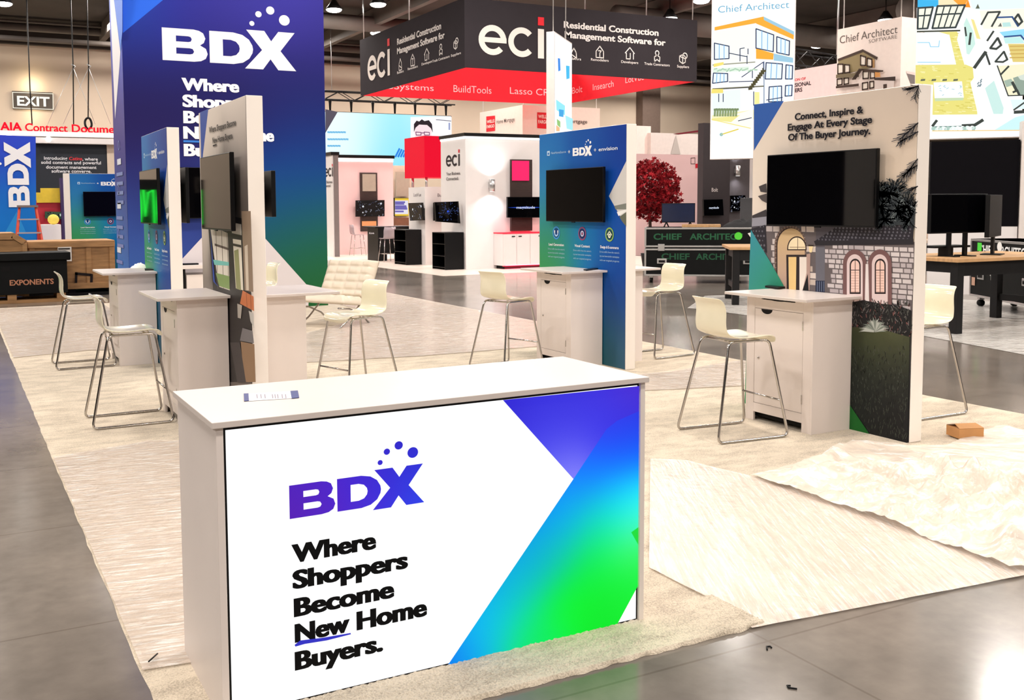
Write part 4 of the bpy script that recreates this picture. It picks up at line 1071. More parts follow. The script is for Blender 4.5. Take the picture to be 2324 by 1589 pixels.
# white hanging mortgage sign
YM = 30.5
YM = 33.0
pc = at(1186, 238, 'y', YM); xr = at(1361.5, 242, 'y', YM).x; yl = at(1089, 248, 'x', pc.x).y
t, o = root('hanging_sign', 'white hanging bank sign with red squares behind the charcoal ring sign', 'hanging sign', (pc.x, YM, 4.2))
MB().box((pc.x, YM, 4.1), (xr, yl, pc.z), mat('sign_white', (232, 216, 204), .8, var=.03)).build('fabric_box', t, o)
for x, y in ((pc.x+.1, YM+.1), (xr-.1, YM+.1), (pc.x+.1, yl-.1)): MB().cyl((x, y, pc.z), (x, y, 9.4), .015, alu, 6).build('cable', t, o)
A = Art((pc.x, YM, 0), (1, 0, 0), step=.01); A.pp([(1219, 255), (1244, 256), (1244, 293), (1219, 291)], (214, 28, 40)); A.build('red_square', t, PRINT, o); A = Art((pc.x, YM, 0), (1, 0, 0), step=.02); A.tp('WELLS', (1221, 268), (1243, 269), 8, (250, 230, 220), .02); A.tp('FARGO', (1221, 280), (1243, 281), 8, (250, 230, 220), .02); A.tp('Home Mortgage', (1250, 278), (1332, 280), 9, (96, 84, 80), .01); A.build('lettering', t, PRINT, o)
A = Art((pc.x, YM, 0), (0, -1, 0), step=.01); A.pp([(1104, 264.5), (1124, 262.5), (1124, 297), (1104, 299.5)], (214, 28, 40)); A.build('red_square', t, PRINT, o); A = Art((pc.x, YM, 0), (0, -1, 0), step=.02); A.tp('WELLS', (1106, 280), (1123, 277.5), 7, (250, 230, 220), .02); A.tp('FARGO', (1106, 291), (1123, 289), 7, (250, 230, 220), .02); A.tp('Home Mortgage', (1128, 281), (1169, 275), 9, (96, 84, 80), .01); A.build('lettering', t, PRINT, o)

# ------------------------------------------------------------------ the red-cube booth
bw = mat('booth_white', (240, 234, 232), .55, var=.03, scale=1.2)
floor2 = mat('pale_booth_floor', (238, 222, 210), .35, var=.06, scale=1.5, bump=.2, bscale=6)
c = MB().box((11.2, 22.55, .0), (21.2, 38, .005), floor2).build('booth_flooring'); tag(c, 'pale film-covered floor of the white red-cube booth across the aisle', 'flooring')
EX, EY = 12.87, 24.47
EXR = at(1432, 400, 'y', EY).x
EZ = at(1058, 309, 'y', EY).z
EYB = at(1001, 420, 'x', EX).y
t, o = root('booth_wall', 'white booth wall with dark three-letter lettering, wall lamp and pink square', 'booth wall', (EX, EY, 0))
MB().box((EX, EY, .006), (EXR, EY+.35, EZ), bw).build('main_wall', t, o)
MB().box((EX, EY+.35, .006), (EX+.35, EYB, EZ), bw).build('return_wall', t, o)
b = MB(); b.box((EX-.06, EY-.06, EZ), (EXR, EY+.35, EZ+.09), black); b.box((EX-.06, EY+.35, EZ), (EX+.35, EYB, EZ+.09), black); b.build('black_cornice', t, o)
b = MB(); b.box((EX-.02, EY-.02, EZ-.06), (EXR, EY-.002, EZ-.005), glow_white); b.box((EX-.02, EY-.002, EZ-.06), (EX-.002, EYB, EZ-.005), glow_white); b.build('light_strip', t, o)
A = Art((EX, EY, 0), (0, -1, 0), step=.006)
def ecilogo(A, p, xh, x1, tl, c=(38, 32, 40)):
    u, v = A.uv(*p); x = A.uv(p[0], p[1]-xh)[1]-v; u1 = A.uv(x1, p[1])[0]
    eci(A, u, v, x, c, (214, 40, 60), (u1-u)/(x*2.39))
    for s, a, b, cap in tl: A.tp(s, a, b, cap, (60, 52, 58), .015)
    return A
ecilogo(A, (1012.5, 379), 26, 1044, [('Your Business.', (1014, 398), (1046, 396), 7), ('Connected.', (1014, 409.5), (1042, 408), 7)]).build('lettering', t, PRINT, o)
# side of the booth, red spill painted into its wall colour
PY = 34.4
px0, px1 = at(769, 470, 'y', PY).x, at(893, 470, 'y', PY).x; pz = at(830, 359, 'y', PY).z
t, o = root('booth_wall', 'booth wall coloured as red-lit pink, with a walnut strip and black star-field television', 'booth wall', (px0, PY, 0))
MB().box((px0, PY, .006), (px1, PY+.3, pz), spill_pink).build('main_wall', t, o)
MB().box((px0-.05, PY-.05, pz), (px1+.05, PY+.3, pz+.11), black).build('black_cornice', t, o)
MB().box((px0, PY-.03, pz-.13), (px1, PY-.002, pz-.01), glow_white).build('light_strip', t, o)
# left column of the same booth
cx = at(757, 580, 'y', 33.2).x
t, o = root('booth_column', 'white lettered column showing beside the navy tower\'s right edge', 'booth column', (cx, 33.2, 0))
zc = at(757, 352, 'y', 33.2).z; cx1 = at(770, 580, 'y', 33.2).x; cyb = at(735, 460, 'x', cx).y
MB().box((cx, 33.2, .006), (cx1, cyb, zc), bw).build('column_body', t, o)
MB().box((cx-.06, 33.14, zc), (cx1+.04, cyb, zc+.11), black).build('black_cornice', t, o)
MB().box((cx1-.17, 33.17, .006), (cx1+.01, 33.199, zc), mat('column_trim', (124, 114, 112), .6, var=.05)).build('grey_trim', t, o)
A = Art((cx, 33.2, 0), (0, -1, 0), step=.006); ecilogo(A, (737, 402), 20, 756, [('Your Business.', (733, 417), (756, 415), 6), ('Connected.', (733, 425), (752, 424), 6)]).build('lettering', t, PRINT, o)
# monitors
def monitor(px, y, label, art=None, d=.07, grp='black monitors of the red-cube booth', tilt=0, plane='y', wall=.18):
    """px: tl, tr, br, bl pixels on plane y (or x)"""
    P = [at(*p, plane, y) for p in px]; c = sum(P, Vector())/4
    t, o = root('monitor', label, 'monitor', c, grp)
    n = (P[1]-P[0]).cross(P[0]-P[3]).normalized()
    MB().prism([p-n*d for p in P], n*(d-.006), black).build('casing', t, o)
    MB().prism([c+(p-c)*.96-n*.006 for p in P], n*.007, blackgl).build('screen', t, o)
    if wall:
        q = c-n*d; e = (P[1]-P[0]).normalized()*.12; f_ = n.cross(e.normalized())*.1
        MB().prism([q-e-f_, q+e-f_, q+e+f_, q-e+f_], -n*wall, black).build('wall_bracket', t, o)
    if art:
        U = (P[1]-P[0]).normalized(); A = Art(P[3]+n*.003, U, U.cross(n)*-1 if False else n.cross(U), .004)
        art(A, (P[1]-P[0]).length, (P[0]-P[3]).length); A.build('picture', t, SCREEN, o)
    return t
def stars(seed, n=44, blue=False):
    def f(A, w, h):
        r = random.Random(seed)
        if blue:
            for k in range(60):
                a = r.uniform(0, 2*PI); q = r.uniform(.05, .45); A.stroke([(w/2+w*q*math.cos(a), h/2+h*q*math.sin(a)), (w/2+w*(q+.05)*math.cos(a), h/2+h*(q+.05)*math.sin(a))], .01, (70, 90, 150))
            A.disc(w/2, h/2, h*.06, (50, 90, 230), 8)
        else:
            for k in range(n):
                u, v = r.uniform(.05, .95)*w, r.uniform(.05, .95)*h; q = r.uniform(.008, .03)
                A.stroke([(u, v), (u+r.uniform(-1, 1)*q*3, v+r.uniform(-1, 1)*q*3)], q, r.choice(((90, 94, 110), (150, 152, 165), (60, 64, 84))))
            for u, v, q in ((.25, .62, .03), (.88, .78, .032), (.24, .25, .022)): A.disc(u*w, v*h, q*1.2, (235, 238, 245), 10)
    return f
def streak(A, w, h):
    A.poly([(0, h*.49), (w*.5, h*.53), (w, h*.49), (w*.5, h*.43)], (30, 70, 190)); A.text('magnitude', w*.5, h*.43, h*.13, (225, 235, 255), .015, w*.52, 'c')
def walnutstrip(x0, x1, yt, yb, y, sq, sqm, label, extra=None):
    t, o = root('walnut_strip', label, 'wall panel', at((x0+x1)/2, yb, 'y', y), 'walnut strips on the red-cube booth walls')
    boxpx(x0, x1, yt, yb, y, .09, walnut, 'veneer_board', parent=t, off=o)
    boxpx(*sq, y-.03, .028, sqm, 'square_panel', parent=t, off=o)
    if extra: boxpx(*extra[:4], y-.03, .028, extra[4], 'lower_panel', parent=t, off=o)
walnutstrip(819, 857, 392, 525, PY-.1, (823, 853, 395, 434), mat('taupe_panel', (176, 164, 148), .7, var=.05), 'walnut strip with a taupe square on the pink-tinted wall', (822, 854, 502, 513, mat('orange_panel', (222, 150, 96), .6, var=.05)))
walnutstrip(1161, 1208, 362, 524, EY-.1, (1163, 1201, 365, 410), glow_pink, 'walnut strip with a glowing pink square on the lamp-lit white wall')
monitor([(808, 455), (873, 454), (873, 491), (808, 492)], PY-.3, 'wide star-field television on the pink-tinted wall', stars(3), wall=.12)
monitor([(1152, 447), (1233, 447), (1233, 494), (1152, 494)], EY-.3, 'black television with a blue light streak on the lamp-lit white wall', streak, wall=.12)
monitor([(987, 459), (1041, 457), (1045, 507), (990, 503)], EY+.25, 'tilted monitor with a blue spark on the lettered end of the lamp-lit wall', stars(5, blue=True), wall=.16)
# sconce
def sconce(px, y, label, e=16):
    p = at(*px, 'y', y); t, o = root('wall_lamp', label, 'wall lamp', p, 'up and down wall lamps')
    MB().cyl(p+Vector((0, -.12, -.17)), p+Vector((0, -.12, .17)), .085, alu, 18).build('lamp_tube', t, o)
    MB().box(p+Vector((-.05, -.06, -.08)), p+Vector((.05, 0, .08)), alu).build('wall_plate', t, o)
    for s in (1, -1):
        MB().cyl(p+Vector((0, -.12, s*.171)), p+Vector((0, -.12, s*.176)), .07, glow_white, 18).build('lens', t, o)
        ld = bpy.data.lights.new('wall_lamp_beam', 'SPOT'); ld.energy = e*3; ld.spot_size = math.radians(140); ld.spot_blend = 1; ld.color = (.93, .96, 1); ld.shadow_soft_size = .05
        lo = bpy.data.objects.new('wall_lamp_beam', ld); lo.location = p+Vector((0, -.2, s*.19)); lo.rotation_euler = (0 if s < 0 else PI, 0, 0); COL.objects.link(lo)
sconce((1112, 421), EY, 'chrome wall lamp shining up and down on the lamp-lit white wall', 22)
# white cabinet with red glow
t, o = root('storage_cabinet', 'white cabinet edged with red light under the blue-streak television', 'cabinet', at(1190, 607, 'y', 23.95))
ca, cb = at(1141, 566, 'y', 23.95), at(1262, 566, 'y', 23.95); zc0, zc1 = .10, at(1141, 531, 'y', 23.95).z
MB().box((ca.x, 23.95, zc0), (cb.x, EY-.01, zc1), bw).build('cabinet_body', t, o, .004)
MB().box((ca.x+.08, 24.0, .006), (cb.x-.02, EY-.03, zc0), dark).build('plinth', t, o)
b = MB(); b.box((ca.x-.01, 23.93, zc1+.002), (cb.x, EY-.01, zc1+.03), mat('red_light_strip', (255, 40, 60), .5, emit=1.6)); b.build('red_light_strip', t, o)
b = MB(); b.box((ca.x+.02, 23.98, zc0-.02), (cb.x, 23.998, zc0-.002), MATS['red_light_strip']); b.build('red_light_strip', t, o)
n = 4
for i in range(n):
    x0 = ca.x+(cb.x-ca.x)*i/n; x1 = ca.x+(cb.x-ca.x)*(i+1)/n
    dr = MB().box((x0+.008, 23.93, zc0+.02), (x1-.008, 23.949, zc1-.02), bw).build('door', t, o, .002)
    h = MB().box((x1-.16 if i % 2 == 0 else x0+.06, 23.915, zc1-.09), (x1-.06 if i % 2 == 0 else x0+.16, 23.929, zc1-.065), black).build('handle', dr, (0, 0, 0)); h.location = (-o.x, -o.y, -o.z)
ld = bpy.data.lights.new('red_glow', 'AREA'); ld.shape = 'RECTANGLE'; ld.size = 1.6; ld.size_y = .1; ld.energy = 12; ld.color = (1, .05, .12)
lo = bpy.data.objects.new('red_glow', ld); lo.location = ((ca.x+cb.x)/2, 23.9, .09); lo.rotation_euler = (math.radians(30), 0, 0); COL.objects.link(lo)
# black shelves
def shelf_unit(x0, y0, x1, y1, h, label):
    t, o = root('shelf_unit', label, 'shelf', ((x0+x1)/2, (y0+y1)/2, .006), 'black shelf units of the red-cube booth')
    b = MB(); b.box((x0, y0, .006), (x1, y0+.02, h), black); b.box((x0, y1-.02, .006), (x1, y1, h), black); b.box((x1-.02, y0+.02, .006), (x1, y1-.02, h), black); b.build('carcass', t, o)
    for z in (.06, h*.36, h*.68, h-.02): MB().box((x0, y0+.021, z), (x1-.021, y1-.021, z+.018), black).build('shelf_board', t, o)
shelf_unit(12.25, 24.55, 12.84, 25.35, at(1043, 527, 'y', 24.7).z, 'black open shelf unit under the tilted monitor at the lettered end of the lamp-lit wall')
# round column of two product names with the red cube
CY = 27.0; CX = at(965, 500, 'y', CY).x
cy1 = at(928, 500, 'x', CX).y; cxr = CX+1.4
zt = at(968, 424, 'y', CY).z
t, o = root('booth_column', 'white square column carrying the red light cube', 'booth column', (CX, CY, 0))
MB().box((CX, CY, .006), (cxr, cy1, zt), bw).build('column_body', t, o)
zc0, zc1 = at(963, 402, 'y', CY-.05).z, at(963, 308, 'y', CY-.05).z
for x in (CX+.1, cxr-.1):
    for y in (CY+.1, cy1-.1): MB().cyl((x, y, zt), (x, y, zc0), .04, alu, 8).build('post', t, o)
A = Art((CX, CY, 0), (0, -1, 0), step=.006); A.tp('LotVue', (939, 446), (956, 446), 8, (120, 112, 116), .0); A.build('side_lettering', t, PRINT, o)
A = Art((CX, CY, 0), (1, 0, 0), step=.006); A.tp('BuildTools', (993, 446), (1032, 447), 8, (120, 112, 116), .0); A.build('front_lettering', t, PRINT, o)
y2 = at(919, 360, 'x', CX-.02).y
c = MB().box((CX-.03, CY-.05, zc0), (cxr+.05, y2, zc1), glow_redbox).build('light_cube', None, ((CX+cxr)/2, (CY+y2)/2, zc0)); tag(c, 'glowing red cube on top of the white square column', 'light box')
monitor([(926, 461), (956, 460), (960, 500), (930, 501)], CX-.25, 'small monitor on the side of the red cube column', stars(9, 30), plane='x', wall=.18)
sy = at(960, 595, 'z', .03)
monitor([(985, 460), (1012, 459), (1012, 500), (985, 501)], CY-.2, 'black monitor peeping out behind the tilted one with the blue spark', wall=.12)
shelf_unit(at(921, 560, 'y', CY+.25).x, CY+.25, CX-.02, CY+1.1, at(945, 520, 'y', 27.9).z, 'black open shelf unit against the red cube column')
# things at the far back of the red-cube booth
boxpx(893, 935, 376, 600, 36.6, .2, mat('taupe_wall', (222, 204, 184), .8, var=.04), 'booth_wall', 'beige partition between the pink wall and the red cube column', 'booth wall', ground=True)
boxpx(899, 930, 390, 446, 36.4, .05, MATS['taupe_panel'], 'wall_panel', 'taupe fabric panel on the beige partition', 'wall panel')
t, o = root('poster_screen', 'bright yellow-edged screen full of text lines on the beige partition', 'screen', at(913, 490, 'y', 36.3))
boxpx(895, 931, 449, 491, 36.3, .299, black, 'casing', parent=t, off=o)
A = Art(P3((895, 491), 36.29), (1, 0, 0), step=.006); A.pp([(896, 450), (930, 450), (930, 490), (896, 490)], (250, 210, 70)); A.pp([(896, 455), (926, 455), (926, 486), (896, 486)], (244, 240, 252))
for y in (459, 463, 468, 471, 474, 480): A.sp([(897, y), (915+(y*7) % 10, y)], .07, (120, 110, 190))
A.build('picture', t, SCREEN, o)
boxpx(897, 930, 494, 560, 36.0, .25, mat('brown_leather', (112, 70, 46), .5, var=.2), 'trunk', 'tall brown leather trunk standing below the yellow-edged screen', 'trunk', ground=True)
# black counter table and clear bar chairs
t, o = root('bar_table', 'long black bar table with a glass top in the red-cube booth', 'table', (13.1, 30.0, .006))
tb0, tb1 = at(838, 514, 'y', 30.2), at(925, 514, 'y', 30.2); zt = at(860, 514, 'y', 30.2).z
MB().box((tb0.x, 29.7, zt-.04), (tb1.x, 30.7, zt), black).build('table_top', t, o)
MB().box((tb0.x, 29.7, zt+.002), (tb1.x, 30.7, zt+.015), mat('glass_edge', (150, 150, 155), .1, var=.03)).build('glass_top', t, o)
MB().box((at(846, 550, 'y', 30.2).x, 29.75, .006), (at(866, 550, 'y', 30.2).x, 30.65, zt-.04), black).build('leg', t, o)
MB().box((tb1.x-.3, 29.75, .006), (tb1.x-.02, 30.65, zt-.04), black).build('leg', t, o)
MB().box((tb0.x+.5, 30.2, .2), (tb1.x-.3, 30.25, zt-.1), black).build('modesty_panel', t, o)
A = Art((tb0.x, 29.74, 0), (1, 0, 0), step=.004); A.tp('Kova', (838, 531), (849, 531), 4, (220, 220, 225), .02); A.build('lettering', t, PRINT, o)
clear = mat('smoky_acrylic', (176, 162, 168), .15, var=.05)
def clear_chair(x, y, rz, label, first=[None]):
    if first[0] is None:
        t = thing('acrylic_bar_chair', label, 'bar chair', (x, y, .006), rz, 'smoky acrylic bar chairs of the red-cube booth'); first[0] = t
        b = MB(); vs = []; pr = [(.2, .74, .2), (.1, .75, .22), (-.1, .74, .22), (-.19, .77, .21), (-.22, .85, .21), (-.23, 1.0, .21), (-.25, 1.12, .19)]
        for x_, z, hw in pr: vs += [(x_, -hw, z), (x_, 0, z-.01), (x_, hw, z)]
        b.add(vs, [(k*3+j, k*3+j+1, k*3+j+4, k*3+j+3) for k in range(6) for j in range(2)], clear, True)
        s_ = b.build('seat_shell', t); m_ = s_.modifiers.new('thick', 'SOLIDIFY'); m_.thickness = .015
        for sx, sy in ((1, 1), (1, -1), (-1, 1), (-1, -1)): MB().cyl((sx*.16, sy*.15, .74), (sx*.24, sy*.22, 0), .012, chrome, 6).build('leg', t)
        b = MB()
        for p, q in (((.215, -.195), (.215, .195)), ((.215, .195), (-.215, .195)), ((-.215, .195), (-.215, -.195)), ((-.215, -.195), (.215, -.195))): b.cyl((*p, .26), (*q, .26), .008, chrome, 6)
        b.build('foot_ring', t)
        return t
    return dup(first[0], (x, y, .006), rz, label)
p = at(812, 578, 'z', .03); clear_chair(p.x, p.y, 0, 'smoky acrylic bar chair alone in front of the pink wall')
p = at(876, 592, 'z', .03); clear_chair(p.x, 29.25, PI/2, 'smoky acrylic bar chair tucked at the black bar table, nearer the red cube column')
p = at(905, 588, 'z', .03); clear_chair(p.x+.25, 29.2, PI/2+.3, 'smoky acrylic bar chair at the table end beside the shelf unit')

# ------------------------------------------------------------------ far left: shipping cases, banners, ladder
YA = 33.0
t, o = root('letter_sign', 'red neon sign letters standing on the bright white header beam', 'sign', at(130, 300, 'y', YA))
za = at(0, 308, 'y', YA).z; xa0, xa1 = at(-60, 300, 'y', YA).x, at(300, 300, 'y', YA).x
A = Art((xa0, YA, 0), (1, 0, 0))
for s, p0, p1, cap, bd in (('AIA', (0, 296), (50, 297), 19, .03), ('Contract', (57, 298), (153, 301), 18, .014), ('Documents', (163, 302), (292, 306), 18, .014)):
    a_, b_ = A.uv(*p0), A.uv(*p1); text3(A, s, a_[0], za+.16, A.uv(p0[0], p0[1]-cap)[1]-a_[1], b_[0]-a_[0], .1, glow_red, bd).build('letters', t, o)
zlo = at(0, 312, 'y', YA).z
t2, o2 = root('header_beam', 'long white glowing header beam under the red neon letters', 'beam', (2.6, YA, zlo))
MB().box((xa0, YA-.12, za), (xa1, YA+.3, za+.155), bw).build('upper_beam', t2, o2)
MB().box((xa0, YA-.14, za+.02), (xa1, YA-.121, za+.13), glow_white).build('light_strip', t2, o2)
MB().box((at(80, 315, 'y', YA).x, YA-.1, za-.2), (xa1, YA+.2, za-.03), bw).build('lower_beam', t2, o2)
for px in ((20, 311), (110, 316)):
    p = at(*px, 'y', YA-.25); MB().sphere(p, .09, glow_white, 10, 8).build('spot_lamp', t2, o2)
t, o = root('backdrop_wall', 'dark backdrop wall with white sentence about contracts', 'backdrop', (3.2, YA+.25, 0))
boxpx(-60, 246, 319, 600, YA+.25, .2, mat('night_blue', (24, 31, 42), .6, var=.1), 'wall_board', parent=t, off=o)
boxpx(246.5, 270, 322, 600, YA+.2, .3, mat('beige_column', (214, 196, 178), .7, var=.04), 'end_column', parent=t, off=o)
A = Art((0, YA+.25, 0), (1, 0, 0), step=.006)
A.tp('Introducing', (100, 362), (153, 363), 7.5, (236, 236, 240), .014); A.tp('Catina', (157, 363), (187, 364), 7.5, (226, 60, 66), .014); A.tp(', where', (187, 364), (222, 365), 7.5, (236, 236, 240), .014)
for s, p0, p1 in (('solid contracts and powerful', (93.5, 371), (229, 374)), ('document management', (104.5, 382), (219, 384)), ('software converge.', (117, 391), (207.5, 393))): A.tp(s, p0, p1, 7.5, (236, 236, 240), .014)
A.build('lettering', t, PRINT, o)
# vertical logo banner
YB = 27.5
t, o = root('banner_wall', 'blue banner with white logo letters running upwards behind the ladder', 'banner', (1.2, YB, 0))
boxpx(-60, 81, 309, 600, YB, .15, mat('banner_edge', (40, 70, 170), .7, var=.05), 'banner_frame', parent=t, off=o, ground=False)
A = Art((0, YB, 0), (1, 0, 0), step=.004)
A.poly(A.P([(-60, 304), (81, 310), (83, 600), (-60, 600)]), idw([(A.uv(*p), c) for p, c in (((5, 315), (70, 60, 215)), ((75, 320), (40, 80, 210)), ((40, 400), (30, 92, 205)), ((5, 480), (20, 120, 210)), ((75, 480), (24, 130, 214)), ((20, 530), (20, 120, 210)))]), 4)
A.pp([(38, 480), (60, 530), (10, 530)], (44, 146, 222))
A.build('printed_graphic', t, PRINT, o)
c0 = at(68, 470, 'y', YB-.03); A = Art(c0, (0, 0, 1), (-1, 0, 0), step=.006)
Hh = c0.x-at(20, 470, 'y', YB-.03).x; Ll = at(45, 322, 'y', YB).z-c0.z
bdx(A, 0, 0, Hh, (250, 250, 255), Ll/4.05/Hh); A.build('logo_lettering', t, PRINT, o)
# step ladder
orange = mat('orange_fibreglass', (214, 74, 50), .5, var=.08)
yl = 25.0; tl, tr = at(41, 466, 'y', yl), at(84, 466, 'y', yl); hz = tl.z
t, o = root('step_ladder', 'orange fibreglass step ladder in front of the vertical blue banner', 'ladder', ((tl.x+tr.x)/2, yl, 0))
for s, x in ((-1, tl.x+.03), (1, tr.x-.03)):
    MB().bar((x+s*.22, yl-.45, .02), (x, yl, hz-.03), .05, .03, orange).build('front_rail', t, o)
    MB().bar((x+s*.2, yl+.6, .02), (x, yl+.06, hz-.03), .045, .028, orange).build('rear_rail', t, o)
MB().box((tl.x-.02, yl-.08, hz-.05), (tr.x+.02, yl+.14, hz), mat('grey_cap', (128, 112, 108), .5, var=.08)).build('top_cap', t, o)
for k in range(1, 6):
    f = k/6; y_ = yl-.45*(1-f); w = .22*(1-f)
    if 1: MB().box((tl.x-w+.02, y_-.07, hz*f-.03), (tr.x+w-.02, y_+.04, hz*f), mat('ladder_tread', (196, 186, 190), .4, metal=.5, var=.06)).build('step', t, o)
# yellow and red display
YR = 30.0
t, o = root('display_wall', 'red and yellow display board behind the orange ladder', 'display board', (2.3, YR, 0))
boxpx(85, 146, 455, 600, YR, .2, mat('red_board', (190, 34, 52), .6, var=.06), 'red_board', parent=t, off=o)
boxpx(83, 144, 437, 460, YR-.06, .26, mat('yellow_board', (218, 186, 50), .6, var=.1), 'yellow_board', parent=t, off=o)
boxpx(93, 142, 427, 438, YR-.05, .2, MATS['yellow_board'], 'yellow_board', parent=t, off=o)
boxpx(140, 149, 404, 600, YR-.3, .3, mat('dark_violet', (52, 32, 84), .6, var=.06), 'side_post', parent=t, off=o)
def garden(A, w, h):
    r = random.Random(2); A.poly([(0, 0), (w, 0), (w, h), (0, h)], (60, 80, 60))
    for k in range(30): A.disc(r.uniform(.05, .95)*w, r.uniform(.1, .9)*h, r.uniform(.02, .07)*w, r.choice(((40, 70, 50), (110, 130, 110), (200, 214, 206), (30, 40, 40))), 7)
monitor([(102, 480), (139, 481), (139, 497), (102, 496)], YR-.15, 'small screen with garden picture on the red display board', garden, .05, 'small screens of the far left stands')
boxpx(97, 140, 510, 600, 28.6, .8, bw, 'storage_cabinet', 'small white cabinet under the red and yellow display board', 'cabinet', ground=True)
zt = at(118, 510, 'y', 28.9).z
b = MB(); p = at(126, 524, 'y', 28.4); b.sphere((p.x, 28.9, zt+.14), .15, mat('yellow_bag', (240, 214, 90), .7, var=.12), 10, 7, (1, .7, .95)); tag(b.build('plastic_bag', None, p), 'crumpled yellow bag sitting on the small white cabinet', 'bag')
# distant kiosk
YK = 26.0
kx0, kx1 = at(160, 470, 'y', YK).x, at(160, 470, 'y', YK).x+1.75
t = panel((kx0+kx1)/2, YK, 1.75, 'blue logo kiosk panel farthest away behind the wooden crates', PI/2); reuse(t)
wx = at(147, 470, 'y', YK-.05).x
b = MB(); b.box((-.03, .878, 0), (.12, .875+(kx0-wx), 2.65), postwhite); b.build('white_post', t)
television((kx0+kx1)/2, YK, 1.9, 1.16, .61, 'black wall television on the farthest blue kiosk', PI/2)

# wooden crates
def crate(x0, x1, y0, y1, z0, z1, label, battens, top=True):
    t, o = root('wooden_crate', label, 'crate', ((x0+x1)/2, (y0+y1)/2, z0), 'plywood shipping crates')
    MB().box((x0, y0, z0), (x1, y1, z1), wood).build('plywood_box', t, o)
    for u in battens: MB().box((x0+u-.05, y0-.025, z0), (x0+u+.05, y0-.001, z1), wood).build('batten', t, o, .003)
    for z in (z0+.06, z1-.07): MB().box((x0, y0-.045, z-.06), (x1, y0-.026, z+.06), wood).build('rail', t, o, .003)
    return t, o
t, o = crate(1.38, 3.06, 21.6, 22.8, .14, 1.13, 'long plywood crate with a painted black square and white shipping paper', (.08, .62, 1.16, 1.62))
A = Art((1.38, 21.575, 0), (1, 0, 0), step=.003)
for q in ([(170, 618), (206, 621), (206, 627), (170, 624)], [(170, 618), (176, 618), (175, 648), (169, 648)], [(205, 621), (211, 622), (210, 652), (204, 650)], [(160, 646), (196, 647), (192, 654), (162, 653)]): A.pp(q, (34, 26, 24), up=False)
A.build('painted_mark', t, PRINT, o)
A = Art((1.38, 21.55, 0), (1, 0, 0), step=.003); A.pp([(131, 561), (162, 560), (163, 593), (150, 593), (154, 578), (131, 576)], (232, 224, 212)); A.sp([(133, 565), (158, 564.5)], .028, (50, 44, 40)); A.pp([(66, 570), (97, 571), (97, 578), (66, 578)], (216, 200, 176)); A.build('shipping_paper', t, PRINT, o)
b = MB(); b.box((1.3, 21.5, 0), (3.1, 22.8, .06), dark)
for x in (1.4, 2.2, 3.0): b.box((x-.06, 21.6, .06), (x+.06, 22.7, .139), dark)
tag(b.build('pallet', None, (2.2, 22.1, 0)), 'dark pallet under the long plywood crate', 'pallet')
t, o = root('wooden_crate', 'plywood crate with a chamfered top corner behind the black shipping case', 'crate', (.8, 21.6, 0), 'plywood shipping crates')
zt0, zt1 = at(20, 529, 'y', 21.4).z, at(60, 546, 'y', 21.4).z
prf = [(.2, 21.4, .05), (1.36, 21.4, .05), (1.36, 21.4, zt1), (1.13, 21.4, zt0-.0), (.2, 21.4, zt0)]
MB().prism(prf, (0, 1.1, 0), wood).build('plywood_box', t, o)
MB().box((.2, 21.37, zt0-.13), (1.1, 21.398, zt0-.01), wood).build('rail', t, o, .003)
MB().bar((1.10, 21.385, zt0-.05), (1.31, 21.385, zt1-.04), .03, .1, wood).build('rail', t, o)
MB().box((1.27, 21.37, .05), (1.36, 21.398, zt1-.06), wood).build('batten', t, o, .003)
# black shipping case
YC = 20.4
t, o = root('shipping_case', 'black shipping case with tan stencilled lettering and overhanging lid', 'case', (1.2, YC+.4, 0))
xr = at(157, 630, 'y', YC).x; xl = .1
MB().box((xl, YC, .17), (xr-.03, YC+.8, .80), casebl).build('case_body', t, o, .006)
MB().prism([(xl, YC-.09, .82), (xl, YC-.09, .955), (xl, YC+.86, .955), (xl, YC+.86, .82), (xl, YC, .80)], (xr+.03-xl, 0, 0), casebl).build('lid', t, o, .006)
for x0, x1, y0, y1 in ((3, 23, 606, 616), (119, 138, 603, 613)): boxpx(x0, x1, y0, y1, YC-.012, .011, dark, 'handle_recess', parent=t, off=o)
A = Art((xl, YC, 0), (1, 0, 0), step=.004); A.tp('EXPONENTS', (22, 647), (122, 645), 12.5, (196, 136, 104), .03); A.build('lettering', t, PRINT, o)
b = MB(); b.box((xl, YC, .0), (xr, YC+.75, .06), wood)
for x in (xl+.2, 1.0, xr-.15): b.box((x-.08, YC+.02, .06), (x+.08, YC+.72, .168), wood)
tag(b.build('pallet', None, (1.1, YC+.4, 0)), 'wooden pallet under the black shipping case', 'pallet')
# hanging wires
for k, (pts, lab) in enumerate(((((64, 95), (68, 200), (73, 284)), 'thin wire hanging past the exit sign'), (((160, -10), (166, 150), (167, 282)), 'wire with a hook hanging over the red letters, left of the coiled one'), (((198, -10), (201, 150), (200, 270)), 'wire ending in a black coil above the red letters'))):
    P = [at(*p, 'y', YA+.05) for p in pts]; P[0].z = max(P[0].z, 9.38)
    t, o = root('hanging_wire', lab, 'wire', P[-1], 'rigging wires over the red letters')
    MB().tube(P, .018, steel, 6).build('wire', t, o)
    if k: q = P[1]; MB().tube([q+Vector((-.05, 0, .05)), q+Vector((.06, 0, .0)), q+Vector((0, 0, -.09))], .02, alu, 6).build('hook', t, o)
    if k == 2: MB().tube([P[-1]+Vector((.10*math.cos(a), .03*math.sin(3*a), -.14+.17*math.sin(a))) for a in [2*PI*i/18 for i in range(18)]], .035, black, 6, True).build('coil', t, o)
    if k:
        b = MB()
        for dx in (-58, 50): b.tube([P[1]+Vector((0, 0, -.05)), at(pts[1][0]+dx, 282, 'y', YA+.05)], .008, alu, 5)
        b.build('bridle', t, o)

